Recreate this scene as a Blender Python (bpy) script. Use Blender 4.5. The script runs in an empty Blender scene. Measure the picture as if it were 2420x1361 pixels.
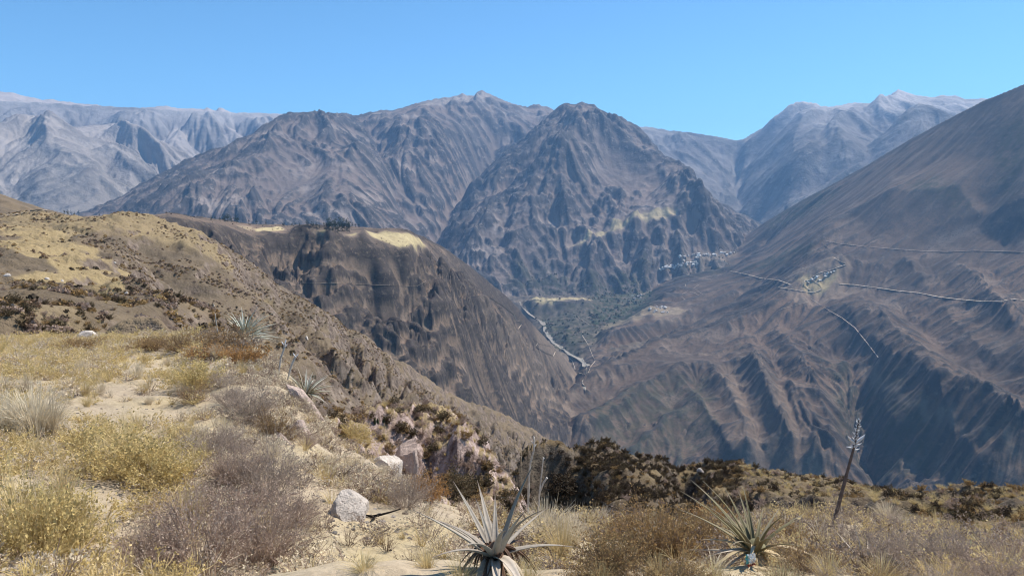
import bpy, math, random
import numpy as np
from mathutils import Vector

SC = bpy.context.scene
rng = np.random.default_rng(7)
random.seed(7)
R_ = math.radians

# ------------------------------------------------------------------ camera
F_PX, CX, CY = 1794.0, 1210.0, 680.5          # focal length and centre in photo pixels
PITCH = math.atan(190.5 / F_PX)               # looking slightly down
cam_data = bpy.data.cameras.new('camera')
cam_data.sensor_width = 36.0
cam_data.lens = 36.0 * F_PX / 2420.0
cam_data.clip_start = 0.1
cam_data.clip_end = 60000.0
cam = bpy.data.objects.new('camera', cam_data)
SC.collection.objects.link(cam)
cam.location = (0, 0, 0)
cam.rotation_euler = (math.pi / 2 - PITCH, 0, 0)
SC.camera = cam

# ------------------------------------------------------------------ sky, sun, exposure
SUN_AZ, SUN_EL = R_(60), R_(54)               # azimuth clockwise (to the right) from the view direction
world = bpy.data.worlds.new('World')
SC.world = world
world.use_nodes = True
wn = world.node_tree.nodes; wl = world.node_tree.links
wn.clear()
w_out = wn.new('ShaderNodeOutputWorld')
w_bg = wn.new('ShaderNodeBackground')
w_sky = wn.new('ShaderNodeTexSky')
w_sky.sky_type = 'NISHITA'
w_sky.sun_disc = False
w_sky.sun_elevation = SUN_EL
w_sky.sun_rotation = SUN_AZ
w_sky.altitude = 3300
w_sky.air_density = 1.0
w_sky.dust_density = 2.2
w_sky.ozone_density = 1.0
w_bg.inputs['Strength'].default_value = 0.112
w_tint = wn.new('ShaderNodeMix'); w_tint.data_type = 'RGBA'; w_tint.blend_type = 'MULTIPLY'
w_tint.inputs[0].default_value = 1.0; w_tint.inputs[7].default_value = (0.63, 1.05, 1.20, 1)    # the camera's cool white balance
wl.new(w_sky.outputs[0], w_tint.inputs[6]); wl.new(w_tint.outputs[2], w_bg.inputs[0])
wl.new(w_bg.outputs[0], w_out.inputs[0])

sun_data = bpy.data.lights.new('sun', 'SUN')
sun_data.energy = 5.0
sun_data.angle = R_(0.53)
sun_data.color = (1.0, 0.94, 0.85)
sun = bpy.data.objects.new('sun', sun_data)
SC.collection.objects.link(sun)
sd = Vector((math.sin(SUN_AZ) * math.cos(SUN_EL), math.cos(SUN_AZ) * math.cos(SUN_EL), math.sin(SUN_EL)))
sun.rotation_euler = sd.to_track_quat('Z', 'Y').to_euler()

SC.view_settings.view_transform = 'Standard'
SC.view_settings.look = 'None'
SC.view_settings.gamma = 1.0
SC.view_settings.use_curve_mapping = False
SC.view_settings.exposure = 0.56
SC.render.engine = 'CYCLES'
SC.cycles.max_bounces = 4
SC.cycles.diffuse_bounces = 2
SC.cycles.glossy_bounces = 1
SC.cycles.transmission_bounces = 2
SC.cycles.transparent_max_bounces = 4
SC.cycles.volume_bounces = 0
SC.cycles.filter_width = 1.1

# ------------------------------------------------------------------ pixel -> direction helpers
cp, sp = math.cos(PITCH), math.sin(PITCH)
def pix(px, py):
    """tangent of azimuth and tangent of elevation of a photo pixel"""
    px = np.asarray(px, float); py = np.asarray(py, float)
    a = (px - CX) / F_PX; b = (CY - py) / F_PX
    fy = cp + b * sp; uz = b * cp - sp
    return a / fy, uz / np.sqrt(a * a + fy * fy)
def W(px, py, R):
    t, e = pix(px, py)
    c = 1 / np.sqrt(1 + t * t)
    return np.array([R * t * c, R * c, R * e])

# ------------------------------------------------------------------ noise
def _h(ix, iy, s):
    x = np.asarray(ix).astype(np.int32).view(np.uint32) * np.uint32(374761393)
    x = x + np.asarray(iy).astype(np.int32).view(np.uint32) * np.uint32(668265263) + np.uint32((s * 1274126177) & 0xFFFFFFFF)
    x = (x ^ (x >> np.uint32(13))) * np.uint32(1274126177)
    x = (x ^ (x >> np.uint32(16))) * np.uint32(2246822519)
    return ((x ^ (x >> np.uint32(15))) & np.uint32(0xFFFF)).astype(np.float32) * np.float32(1 / 65535.0)
def vnoise(x, y, s=0):
    """gradient noise about -1..1"""
    ix = np.floor(x); iy = np.floor(y)
    fx = (x - ix).astype(np.float32); fy = (y - iy).astype(np.float32)
    ux = fx * fx * fx * (fx * (fx * 6 - 15) + 10); uy = fy * fy * fy * (fy * (fy * 6 - 15) + 10)
    def g(i, j):
        a = _h(ix + i, iy + j, s) * 6.2831853
        return np.cos(a) * (fx - i) + np.sin(a) * (fy - j)
    a = g(0, 0); b = g(1, 0); c = g(0, 1); d = g(1, 1)
    return 1.5 * (a + ux * (b - a) + uy * (c - a + ux * (a - b - c + d)))
def fbm(x, y, o=4, s=0, gain=0.5):
    r = 0; a = 1.0
    for k in range(o):
        r = r + a * vnoise(x, y, s + k); x = x * 2.03 + 13.7; y = y * 2.03 - 7.1; a *= gain
    return r
def ridged(x, y, o=4, s=0, gain=0.5):
    r = 0; a = 1.0
    for k in range(o):
        r = r + a * (1 - 2 * np.abs(vnoise(x, y, s + k))); x = x * 2.07 + 3.7; y = y * 2.07 - 9.1; a *= gain
    return r
def erosion_cell(px, py, dx, dy, s):
    ipx = np.floor(px); ipy = np.floor(py)
    fx = (px - ipx).astype(np.float32); fy = (py - ipy).astype(np.float32)
    v = np.zeros_like(fx); gx = np.zeros_like(fx); gy = np.zeros_like(fx); wt = np.zeros_like(fx) + 1e-6
    for i in (-1, 0, 1):
        for j in (-1, 0, 1):
            hx = _h(ipx + i, ipy + j, s) * 0.8 + 0.1; hy = _h(ipx + i, ipy + j, s + 77) * 0.8 + 0.1
            ox = fx - i - hx; oy = fy - j - hy
            w = np.exp(-(ox * ox + oy * oy) * 2.6)
            ph = (ox * dx + oy * dy) * 6.2831853
            c = np.cos(ph); sn = -np.sin(ph)
            v += c * w; gx += sn * dx * w; gy += sn * dy * w; wt += w
    return v / wt, gx / wt, gy / wt
def erode(X, Y, gx, gy, wl, amp, octs, k=1.5, s=0, gain=0.48, branch=1.0):
    """gullies and ribs that run down the local slope (gx, gy is the gradient)"""
    H = np.zeros(X.shape, np.float32)
    sl = np.sqrt(gx * gx + gy * gy)
    f = 1.0 / wl; a = amp
    ex = gx.copy(); ey = gy.copy()
    fade = np.clip((sl - 0.04) / 0.3, 0, 1)
    for o in range(octs):
        m = np.sqrt(ex * ex + ey * ey) + 1e-4
        dx = -ey / m * k; dy = ex / m * k
        v, hx, hy = erosion_cell(X * f, Y * f, dx, dy, s + o * 5)
        H += (v - 0.3 * v * v * np.sign(v) + 0.25 * np.abs(v)) * a * fade
        ex = ex + hx * a * f * 6.28 * branch / k * 0.35; ey = ey + hy * a * f * 6.28 * branch / k * 0.35
        f *= 2.0; a *= gain
    return H

# ------------------------------------------------------------------ polar terrain grid (finer where nearer)
t_in = np.linspace(-0.70, 0.70, 1040)
t_lo = np.linspace(-1.05, -0.70, 70, endpoint=False); t_hi = np.linspace(0.70, 1.05, 71)[1:]
T = np.concatenate([t_lo, t_in, t_hi]); NC = len(T)
def logseq(a, b, d): return list(np.exp(np.arange(math.log(a), math.log(b), d)))
RR = np.array(logseq(1.2, 3, 0.03) + logseq(3, 50, 0.0075) + logseq(50, 900, 0.0052) + logseq(900, 9800, 0.0026) + logseq(9800, 14500, 0.0035)); NR = len(RR)
COSA = 1 / np.sqrt(1 + T * T); SINA = T * COSA
GX = (RR[:, None] * SINA[None, :]).astype(np.float32); GY = (RR[:, None] * COSA[None, :]).astype(np.float32)
GR = np.repeat(RR[:, None], NC, 1).astype(np.float32)

def grad(Z, r0, r1):
    """world gradient of Z given on rows r0..r1 of the polar grid"""
    r = RR[r0:r1]
    dr = np.gradient(Z, r, axis=0)
    az = np.arctan(T)
    da = np.gradient(Z, az, axis=1) / r[:, None]
    return (dr * SINA + da * COSA).astype(np.float32), (dr * COSA - da * SINA).astype(np.float32)      # d/dx, d/dy

def box(a, n, axis):
    if n < 1: return a
    w = 2 * n + 1
    pad = [(0, 0), (0, 0)]; pad[axis] = (n + 1, n)
    c = np.cumsum(np.pad(a, pad, mode='edge').astype(np.float64), axis=axis)
    c = (c[w:] - c[:-w]) if axis == 0 else (c[:, w:] - c[:, :-w])
    return (c / w).astype(np.float32)
def blur(a, n0, n1):
    for _ in range(2): a = box(box(a, n0, 0), n1, 1)
    return a
def line_eval(pts):
    p = np.array([q if len(q) == 3 else None for q in pts], float)
    t, e = pix(p[:, 0], p[:, 1])
    o = np.argsort(t)
    r = np.exp(np.interp(T, t[o], np.log(p[o, 2]))); ee = np.interp(T, t[o], e[o])
    return r, r * ee
def smooth1(a, n):
    if n < 2: return a
    k = np.hanning(n + 2)[1:-1]; k /= k.sum()
    return np.convolve(np.pad(a, n // 2, mode='edge'), k, 'same')[n // 2: n // 2 + len(a)]

def base_surface(lines, r0, r1, front=0.8, back=0.7, sm=9):
    r = GR[r0:r1]
    rs, zs = [], []
    for i, l in enumerate(lines):
        a, b = line_eval(l)
        if i < len(lines) - 1 and sm: a = smooth1(a, sm); b = smooth1(b, sm)
        rs.append(a); zs.append(b)
    n = len(rs)
    for i in range(1, n): rs[i] = np.maximum(rs[i], rs[i - 1] * 1.002)
    # monotone cubic (Hermite) between the lines
    dl = [(zs[i + 1] - zs[i]) / (rs[i + 1] - rs[i]) for i in range(n - 1)]
    m = [dl[0]] + [np.where(dl[i] * dl[i + 1] > 0, 2 * dl[i] * dl[i + 1] / np.where(np.abs(dl[i] + dl[i + 1]) < 1e-6, 1e-6, dl[i] + dl[i + 1]), 0.0) for i in range(n - 2)] + [dl[-1]]
    rs = [q.astype(np.float32) for q in rs]; zs = [q.astype(np.float32) for q in zs]; m = [q.astype(np.float32) for q in m]
    Z = np.where(r < rs[0], zs[0] - front * (rs[0] - r), zs[-1] - back * (r - rs[-1]))
    for i in range(n - 1):
        w = (rs[i + 1] - rs[i]); t = np.clip((r - rs[i]) / w, 0, 1)
        h = (2 * t**3 - 3 * t**2 + 1) * zs[i] + (t**3 - 2 * t**2 + t) * w * m[i] + (-2 * t**3 + 3 * t**2) * zs[i + 1] + (t**3 - t**2) * w * m[i + 1]
        Z = np.where((r >= rs[i]) & (r < rs[i + 1]), h, Z)
    return Z, rs

def terrace(Z, X, Y, P, amt, s=0):
    """rock bands: steps of about P metres, strong in some places and absent in others"""
    wob = fbm(X / (P * 5), Y / (P * 5), 3, 700 + s) * P * 0.9
    q = (Z + wob) / P; fl = np.floor(q); f = q - fl
    st = np.clip((f - 0.3) / 0.3, 0, 1); st = st * st * (3 - 2 * st)
    mask = np.clip(0.45 + 1.1 * fbm(X / (P * 9), Y / (P * 9), 2, 720 + s), 0, 1)
    return Z + amt * mask * (fl + st - q) * P
def seg_dist(X, Y, pts):
    """distance to a polyline of world points, plus interpolated z along it"""
    D = np.full(X.shape, 1e9, np.float32); Zi = np.zeros(X.shape)
    for a, b in zip(pts[:-1], pts[1:]):
        dx, dy = b[0] - a[0], b[1] - a[1]; L = dx * dx + dy * dy + 1e-9
        t = np.clip(((X - a[0]) * dx + (Y - a[1]) * dy) / L, 0, 1)
        d = np.hypot(X - a[0] - t * dx, Y - a[1] - t * dy)
        z = a[2] + t * (b[2] - a[2])
        k = d < D; D = np.where(k, d, D); Zi = np.where(k, z, Zi)
    return D, Zi
# ------------------------------------------------------------------ the land, mass by mass
FLOOR = -1400.0
HEIGHT = np.full((NR, NC), FLOOR, np.float32)
MASS = np.zeros((NR, NC), np.int8)
MASS_NAMES = []
def row(r): return int(np.searchsorted(RR, r))
def on_surface(Z, r0, px, py):
    """point of a still bare surface under a photo pixel"""
    t, e = pix(px, py); c = int(np.clip(np.searchsorted(T, float(t)), 0, NC - 1))
    col = Z[:, c] / RR[r0:r0 + len(Z)]
    k = np.nonzero(col >= float(e))[0]
    k = int(k[0]) if len(k) else int(np.argmax(col))
    return W(px, py, RR[r0 + k])
def add_mass(name, lines, rmin, rmax, ero=None, ribs=(), rough=None, crest_rough=0, front=0.8, back=0.7, post=None, sm=9, edge=None, calm=(), bands=()):
    r0, r1 = max(0, row(rmin)), min(NR, row(rmax))
    X, Y = GX[r0:r1], GY[r0:r1]
    Z, rs = base_surface(lines, r0, r1, front, back, sm)
    RB = np.zeros_like(Z)
    for pts, A, w in ribs:                       # spurs (A > 0) and gullies (A < 0)
        P = [W(*q) if len(q) == 3 else on_surface(Z, r0, *q) for q in pts]
        auto = len(pts[0]) == 2; wa = 0.16 if auto else 0.35
        if auto:
            for i_, p_ in enumerate(P): p_[2] = i_ / (len(P) - 1)
        wx = X + w * wa * vnoise(X / w / 1.3, Y / w / 1.3, 91); wy = Y + w * wa * vnoise(X / w / 1.3, Y / w / 1.3, 92)
        D, fr = seg_dist(wx, wy, P)
        A = A * (np.clip(fr / 0.35, 0, 1) if auto else 1.0)
        if np.max(A) > 0: RB = RB + A * np.clip(1 - D / w, 0, 1) ** 1.2
        else: RB = RB + A * np.exp(-(D / w) ** 1.3 * 2)
    crest = np.clip((GR[r0:r1] / rs[-1] - 1) * 40, -1, 1)         # 1 behind the crest
    keep = np.clip(np.abs(GR[r0:r1] / rs[-1] - 1) / 0.035, 0.12, 1)  # hold the skyline where it was drawn
    Z = Z + RB * np.clip((np.abs(GR[r0:r1] / rs[-1] - 1)) / 0.07, 0.0, 1)
    for (cx_, cy_, cR, cw, ca) in calm:
        c_ = W(cx_, cy_, cR); keep = keep * (1 - ca * np.exp(-(((X - c_[0]) ** 2 + (Y - c_[1]) ** 2) / cw ** 2) ** 1.5))
    if ero:
        for e in (ero if isinstance(ero[0], (tuple, list)) else [ero]):
            gx, gy = grad(Z, r0, r1)
            rm = math.sqrt(rs[0].mean() * rs[-1].mean())
            n0 = int(min(60, max(1, 0.22 * e[0] / (rm * (RR[(r0 + r1) // 2 + 1] / RR[(r0 + r1) // 2] - 1))))); n1 = int(min(60, max(1, 0.22 * e[0] / (rm * 0.00135))))
            gx = blur(gx, n0, n1); gy = blur(gy, n0, n1)
            wob = fbm(X / e[0] / 2.2, Y / e[0] / 2.2, 2, 400) * e[0] * 0.35
            mod = np.clip(0.75 + 0.6 * vnoise(X / e[0] / 4, Y / e[0] / 4, 311), 0.25, 1.3)
            if name == 'canyon_spur': keep = np.minimum(keep, np.clip(np.abs(GR[r0:r1] - rs[3]) / 70, 0.06, 1)) * np.where(GR[r0:r1] > rs[3], 0.25, 1)
            Z = Z + erode(X + wob, Y + wob * 0.7, gx, gy, e[0], e[1], e[2], k=e[3] if len(e) > 3 else 1.5, s=len(MASS_NAMES) * 31) * keep * mod
    for bP, bA in bands: Z = Z + (terrace(Z, X, Y, bP, bA, len(MASS_NAMES)) - Z) * keep
    if rough:
        for wl, a, o, kind in rough:
            n = ridged(X / wl, Y / wl, o, 50 + len(MASS_NAMES)) - 0.3 if kind == 'r' else fbm(X / wl, Y / wl, o, 60 + len(MASS_NAMES))
            Z = Z + a * n * np.maximum(keep, 0.3)
    if crest_rough:
        wl, a = crest_rough
        Z = Z + a * ridged(X / wl, Y / wl, 3, 70) * np.exp(-((GR[r0:r1] / rs[-1] - 1) / 0.02) ** 2)
    if post is not None: Z = post(X, Y, Z, rs, r0, r1)
    if edge:                                      # the mass dies away outside this azimuth span
        ta, tb = pix(edge[0], 700)[0], pix(edge[1], 700)[0]
        out = np.maximum(ta - T, 0) + np.maximum(T - tb, 0)
        Z = Z - out[None, :] * GR[r0:r1] * edge[2]
    MASS_NAMES.append(name); k = len(MASS_NAMES)
    m = Z > HEIGHT[r0:r1]
    HEIGHT[r0:r1] = np.where(m, Z, HEIGHT[r0:r1]); MASS[r0:r1] = np.where(m, k, MASS[r0:r1])

# far range on the left
add_mass('far_left_range', [
    [(-700, 520, 7500), (1000, 520, 7500)],
    [(-700, 430, 9000), (0, 400, 9000), (300, 410, 9000), (600, 420, 9000), (1000, 430, 9000)],
    [(-700, 330, 10800), (0, 292, 11000), (120, 300, 11000), (200, 312, 10900), (300, 305, 11200), (400, 325, 10600), (520, 335, 10600), (700, 345, 11000), (1000, 380, 11000)],
    [(-700, 240, 12500), (-100, 214, 12900), (0, 218, 13000), (30, 222, 13000), (60, 232, 13000), (100, 238, 13000), (127, 238, 13000), (170, 245, 13000), (220, 250, 13000), (280, 256, 13000), (330, 258, 13000), (375, 254, 13000), (390, 253, 13000), (430, 258, 13000), (480, 259, 13000), (490, 257, 13000), (510, 263, 13000), (517, 257, 13000), (525, 257, 13000), (545, 268, 13000), (600, 272, 13000), (640, 274, 13000), (700, 276, 13000), (720, 274, 13000), (750, 269, 13000), (800, 276, 13000), (1000, 300, 13000)]],
    7200, 14500, ero=(1500, 110, 6, 1.3), rough=[(700, 20, 4, 'r')], crest_rough=(260, 14), edge=(-9000, 850, 1.2))
# nearer hills on the left
add_mass('left_hills', [
    [(-700, 560, 5800), (600, 560, 5800)],
    [(-700, 480, 6600), (0, 470, 6700), (150, 470, 6800), (250, 480, 6900), (400, 485, 7000), (600, 490, 7000)],
    [(-700, 400, 7500), (0, 375, 7700), (150, 385, 7800), (290, 380, 8200), (380, 420, 7900), (450, 445, 7700), (600, 470, 7500)],
    [(-700, 300, 8500), (0, 300, 8700), (40, 278, 8900), (60, 271, 9000), (80, 275, 9000), (97, 290, 8900), (120, 286, 8900), (150, 300, 8900), (190, 301, 9000), (230, 296, 9200), (290, 292, 9500), (340, 310, 9300), (380, 335, 9000), (420, 360, 8800), (470, 390, 8500), (520, 410, 8200), (560, 440, 8000), (700, 520, 7800)]],
    5700, 10000, ero=(1100, 120, 6, 1.5), rough=[(450, 16, 4, 'r')],
    edge=(-9000, 620, 1.5), ribs=[([(60, 272, 9000), (110, 350, 8200), (180, 420, 7400), (220, 500, 6800)], 130, 600), ([(290, 294, 9400), (330, 380, 8300), (300, 470, 7000)], 120, 600)])
# far right range
add_mass('far_right_range', [
    [(1300, 620, 7000), (1700, 620, 7000), (1800, 600, 7100), (2000, 560, 7500), (3000, 560, 7800)],
    [(1300, 520, 8200), (1600, 500, 8300), (1700, 520, 8100), (1800, 530, 8100), (1900, 460, 8800), (2000, 420, 9200), (2100, 380, 9500), (3000, 400, 9500)],
    [(1300, 420, 9500), (1600, 400, 9600), (1700, 430, 9600), (1800, 390, 10000), (1900, 340, 10500), (2000, 310, 10900), (2080, 300, 11100), (2150, 290, 11200), (3000, 330, 11000)],
    [(1300, 280, 11500), (1450, 292, 11500), (1500, 300, 11500), (1540, 302, 11500), (1560, 305, 11500), (1620, 313, 11500), (1700, 326, 11500), (1742, 333, 11500), (1760, 328, 11500), (1790, 312, 11800), (1815, 300, 11800), (1830, 288, 12000), (1870, 272, 12000), (1900, 262, 12000), (1925, 253, 12000), (1960, 256, 12000), (2000, 249, 12000), (2023, 245, 12000), (2050, 254, 12000), (2080, 252, 12200), (2095, 238, 12200), (2110, 222, 12300), (2122, 214, 12400), (2132, 217, 12400), (2150, 225, 12400), (2200, 234, 12400), (2230, 229, 12400), (2258, 229, 12400), (2280, 237, 12400), (2330, 235, 12500), (2420, 240, 12500), (3000, 270, 12500)]],
    6900, 13800, ero=(1400, 150, 6, 1.4), rough=[(600, 22, 4, 'r')], crest_rough=(200, 10),
    ribs=[([(1925, 256, 12000), (1880, 350, 10700), (1850, 450, 9300)], 220, 900), ([(2120, 216, 12300), (2080, 300, 11200), (1960, 420, 9600), (1880, 520, 8600)], 260, 900), ([(1742, 335, 11400), (1740, 430, 10000), (1760, 540, 8200)], -300, 500)])
add_mass('far_right_shoulder', [
    [(1850, 560, 7400), (3000, 560, 7400)],
    [(1850, 500, 8300), (1950, 450, 8500), (2050, 400, 8700), (2150, 360, 8800), (2300, 370, 8800), (3000, 400, 8800)],
    [(1850, 500, 8800), (1940, 425, 9000), (2000, 378, 9200), (2060, 338, 9400), (2100, 305, 9500), (2125, 275, 9600), (2145, 258, 9700), (2170, 247, 9800), (2200, 250, 9800), (2230, 262, 9750), (2260, 278, 9700), (2330, 300, 9500), (3000, 400, 9500)]],
    7300, 10800, ero=(900, 90, 6, 1.5), rough=[(400, 16, 4, 'r')], edge=(1850, 2700, 1.2))
# massif in the middle
add_mass('central_massif', [
    [(-100, 640, 4600), (220, 640, 4600), (600, 650, 4250), (900, 660, 4250), (1050, 660, 4600), (1200, 690, 4800), (1600, 700, 5200)],
    [(-100, 580, 5000), (220, 560, 5150), (400, 545, 4900), (600, 535, 4750), (800, 535, 4750), (950, 545, 4950), (1040, 565, 5400), (1140, 530, 6400), (1300, 490, 7400), (1600, 480, 7600)],
    [(-100, 560, 5200), (220, 530, 5400), (400, 490, 5350), (600, 450, 5400), (780, 440, 5500), (900, 455, 5700), (1000, 470, 6100), (1060, 490, 6400), (1140, 430, 7300), (1300, 400, 8000), (1600, 400, 8200)],
    [(-100, 550, 5400), (220, 512, 5600), (400, 440, 5850), (520, 400, 6000), (650, 350, 6400), (780, 330, 6600), (900, 345, 6900), (1000, 345, 7400), (1140, 330, 8100), (1250, 330, 8400), (1600, 340, 8600)],
    [(-100, 640, 5500), (150, 535, 5600), (220, 503, 5800), (260, 480, 5900), (300, 458, 6000), (350, 430, 6150), (400, 405, 6300), (450, 386, 6500), (520, 360, 6700), (570, 345, 6850), (620, 322, 7000), (660, 303, 7100), (700, 291, 7200), (740, 277, 7300), (780, 269, 7400), (810, 270, 7500), (836, 275, 7800), (860, 272, 7900), (880, 266, 8000), (900, 263, 8050), (925, 266, 8200), (950, 258, 8300), (980, 247, 8500), (1010, 240, 8600), (1040, 236, 8800), (1062, 234, 8900), (1072, 228, 8950), (1085, 226, 9000), (1092, 224, 9000), (1105, 228, 9050), (1120, 226, 9100), (1130, 220, 9150), (1140, 216, 9200), (1150, 221, 9200), (1162, 228, 9200), (1190, 240, 9200), (1220, 250, 9250), (1245, 255, 9300), (1262, 250, 9350), (1275, 248, 9400), (1290, 253, 9400), (1310, 262, 9400), (1600, 330, 9500)]],
    4200, 10400, calm=[(680, 450, 5500, 500, 0.5), (1000, 300, 8000, 500, 0.5), (560, 380, 6500, 350, 0.5), (850, 480, 5600, 300, 0.4)], bands=[(120, 0.4)], ero=[(1000, 70, 2, 2.0), (420, 40, 5, 2.2)], rough=[(300, 20, 6, 'r')], crest_rough=(150, 9), edge=(-9000, 1420, 1.3),
    ribs=[([(780, 272, 7400), (700, 330, 6700), (620, 390, 6000), (520, 450, 5500), (470, 520, 5000)], 150, 600),
          ([(850, 300, 7600), (900, 380, 6700), (940, 460, 5900), (980, 530, 5200)], -170, 330),
          ([(1010, 245, 8500), (1000, 350, 7300), (930, 400, 6600), (880, 480, 5600), (860, 560, 4800)], 130, 600),
          ([(1180, 330, 8300), (1120, 430, 7200), (1070, 500, 6200), (1040, 560, 5500)], -190, 300),
          ([(1140, 222, 9150), (1150, 300, 8500), (1050, 400, 7300), (990, 460, 6200)], 150, 600)])
# the steep peak right of the middle
add_mass('central_peak', [
    [(900, 730, 4500), (1230, 712, 4750), (1350, 706, 4800), (1450, 700, 4950), (1550, 680, 5150), (1700, 660, 5300), (1900, 660, 5400)],
    [(900, 690, 4900), (1100, 655, 5100), (1250, 645, 5100), (1350, 650, 5100), (1450, 622, 5300), (1550, 600, 5500), (1640, 600, 5600), (1720, 620, 5700), (1900, 640, 5800)],
    [(900, 660, 5400), (1100, 600, 5500), (1250, 565, 5600), (1350, 570, 5500), (1400, 548, 5600), (1450, 524, 5700), (1500, 511, 5750), (1540, 503, 5800), (1580, 492, 5850), (1610, 497, 5900), (1650, 520, 5900), (1700, 560, 5900), (1800, 600, 6000), (1900, 640, 6100)],
    [(900, 650, 5600), (1040, 590, 5900), (1150, 510, 6200), (1240, 450, 6400), (1330, 390, 6450), (1400, 430, 6400), (1500, 460, 6300), (1600, 470, 6350), (1700, 530, 6300), (1800, 575, 6400), (1900, 620, 6500)],
    [(900, 640, 5700), (1000, 620, 5850), (1060, 540, 6250), (1150, 440, 6700), (1250, 370, 6900), (1360, 320, 6950), (1450, 350, 6900), (1550, 420, 6750), (1650, 480, 6700), (1800, 558, 6700), (1900, 620, 6700)],
    [(900, 680, 5800), (1000, 610, 6000), (1040, 555, 6400), (1060, 520, 6500), (1100, 460, 6800), (1150, 400, 7100), (1200, 355, 7300), (1280, 290, 7500), (1305, 264, 7500), (1320, 252, 7500), (1335, 246, 7500), (1350, 249, 7500), (1365, 244, 7500), (1376, 242, 7500), (1390, 249, 7500), (1405, 249, 7500), (1412, 256, 7500), (1430, 262, 7500), (1450, 275, 7500), (1470, 280, 7500), (1484, 292, 7400), (1510, 303, 7400), (1530, 322, 7400), (1560, 370, 7300), (1600, 400, 7200), (1640, 440, 7100), (1700, 480, 7000), (1760, 510, 6900), (1800, 535, 6900), (1900, 600, 6900)]],
    4600, 8600, bands=[(95, 0.32)], ero=[(620, 50, 2, 1.8), (280, 38, 5, 1.8)], rough=[(260, 34, 6, 'r')], crest_rough=(120, 5),
    calm=[(1480, 440, 6600, 420, 0.75), (1540, 500, 5900, 300, 0.6), (1200, 420, 6900, 250, 0.3)],
    ribs=[([(1335, 262), (1290, 345), (1210, 420), (1130, 520), (1075, 600)], 90, 200), ([(1345, 300), (1290, 400), (1220, 490), (1150, 580), (1110, 650)], 80, 180), ([(1400, 262), (1440, 330), (1500, 380), (1560, 440)], 90, 200), ([(1420, 300), (1400, 360), (1390, 420)], 70, 160),
          ([(1450, 300), (1540, 380), (1600, 450), (1660, 540), (1700, 600)], 110, 220), ([(1330, 400), (1262, 500), (1240, 580), (1200, 660)], 95, 190), ([(1335, 400), (1360, 470), (1340, 540)], 70, 150), ([(1450, 560), (1420, 620), (1390, 680)], 60, 140), ([(1560, 520), (1570, 580), (1530, 640)], 60, 140),
          ([(1370, 248, 7450), (1350, 330, 6900), (1330, 392, 6450), (1270, 470, 6200), (1190, 560, 5800), (1140, 640, 5200)], 150, 420),
          ([(1330, 392, 6450), (1325, 470, 6100), (1300, 560, 5600)], 110, 350),
          ([(1500, 310, 7300), (1560, 400, 7000), (1620, 470, 6600), (1650, 560, 6000), (1640, 640, 5500)], 130, 420),
          ([(1290, 300, 7400), (1190, 400, 6950), (1110, 500, 6450), (1060, 580, 6000)], 90, 300)])
# valley floor with the green terrace
add_mass('valley_floor', [
    [(1150, 1010, 2300), (1300, 1000, 2400), (1500, 1010, 2500)],
    [(1150, 900, 2950), (1250, 900, 2950), (1350, 905, 2950), (1500, 900, 3000)],
    [(1150, 800, 3800), (1280, 800, 3750), (1350, 820, 3450), (1450, 830, 3300)],
    [(1150, 750, 4250), (1260, 752, 4320), (1300, 755, 4320), (1340, 748, 4330), (1400, 742, 4330), (1500, 748, 4300)],
    [(1150, 712, 4600), (1260, 709, 4450), (1340, 710, 4450), (1400, 712, 4550), (1500, 706, 4800)],
    [(1150, 700, 4950), (1260, 700, 4950), (1400, 697, 5050), (1500, 690, 5100), (1700, 660, 5400)]],
    2250, 5600, ero=(300, 14, 4, 1.5), rough=[(140, 6, 4, 'f'), (70, 9, 4, 'r')], edge=(1180, 1620, 1.0),
    ribs=[([(1235, 725, 4500), (1262, 755, 4150), (1285, 790, 3850), (1330, 830, 3450), (1370, 870, 3100), (1385, 935, 2760)], -32, 60)])
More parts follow.
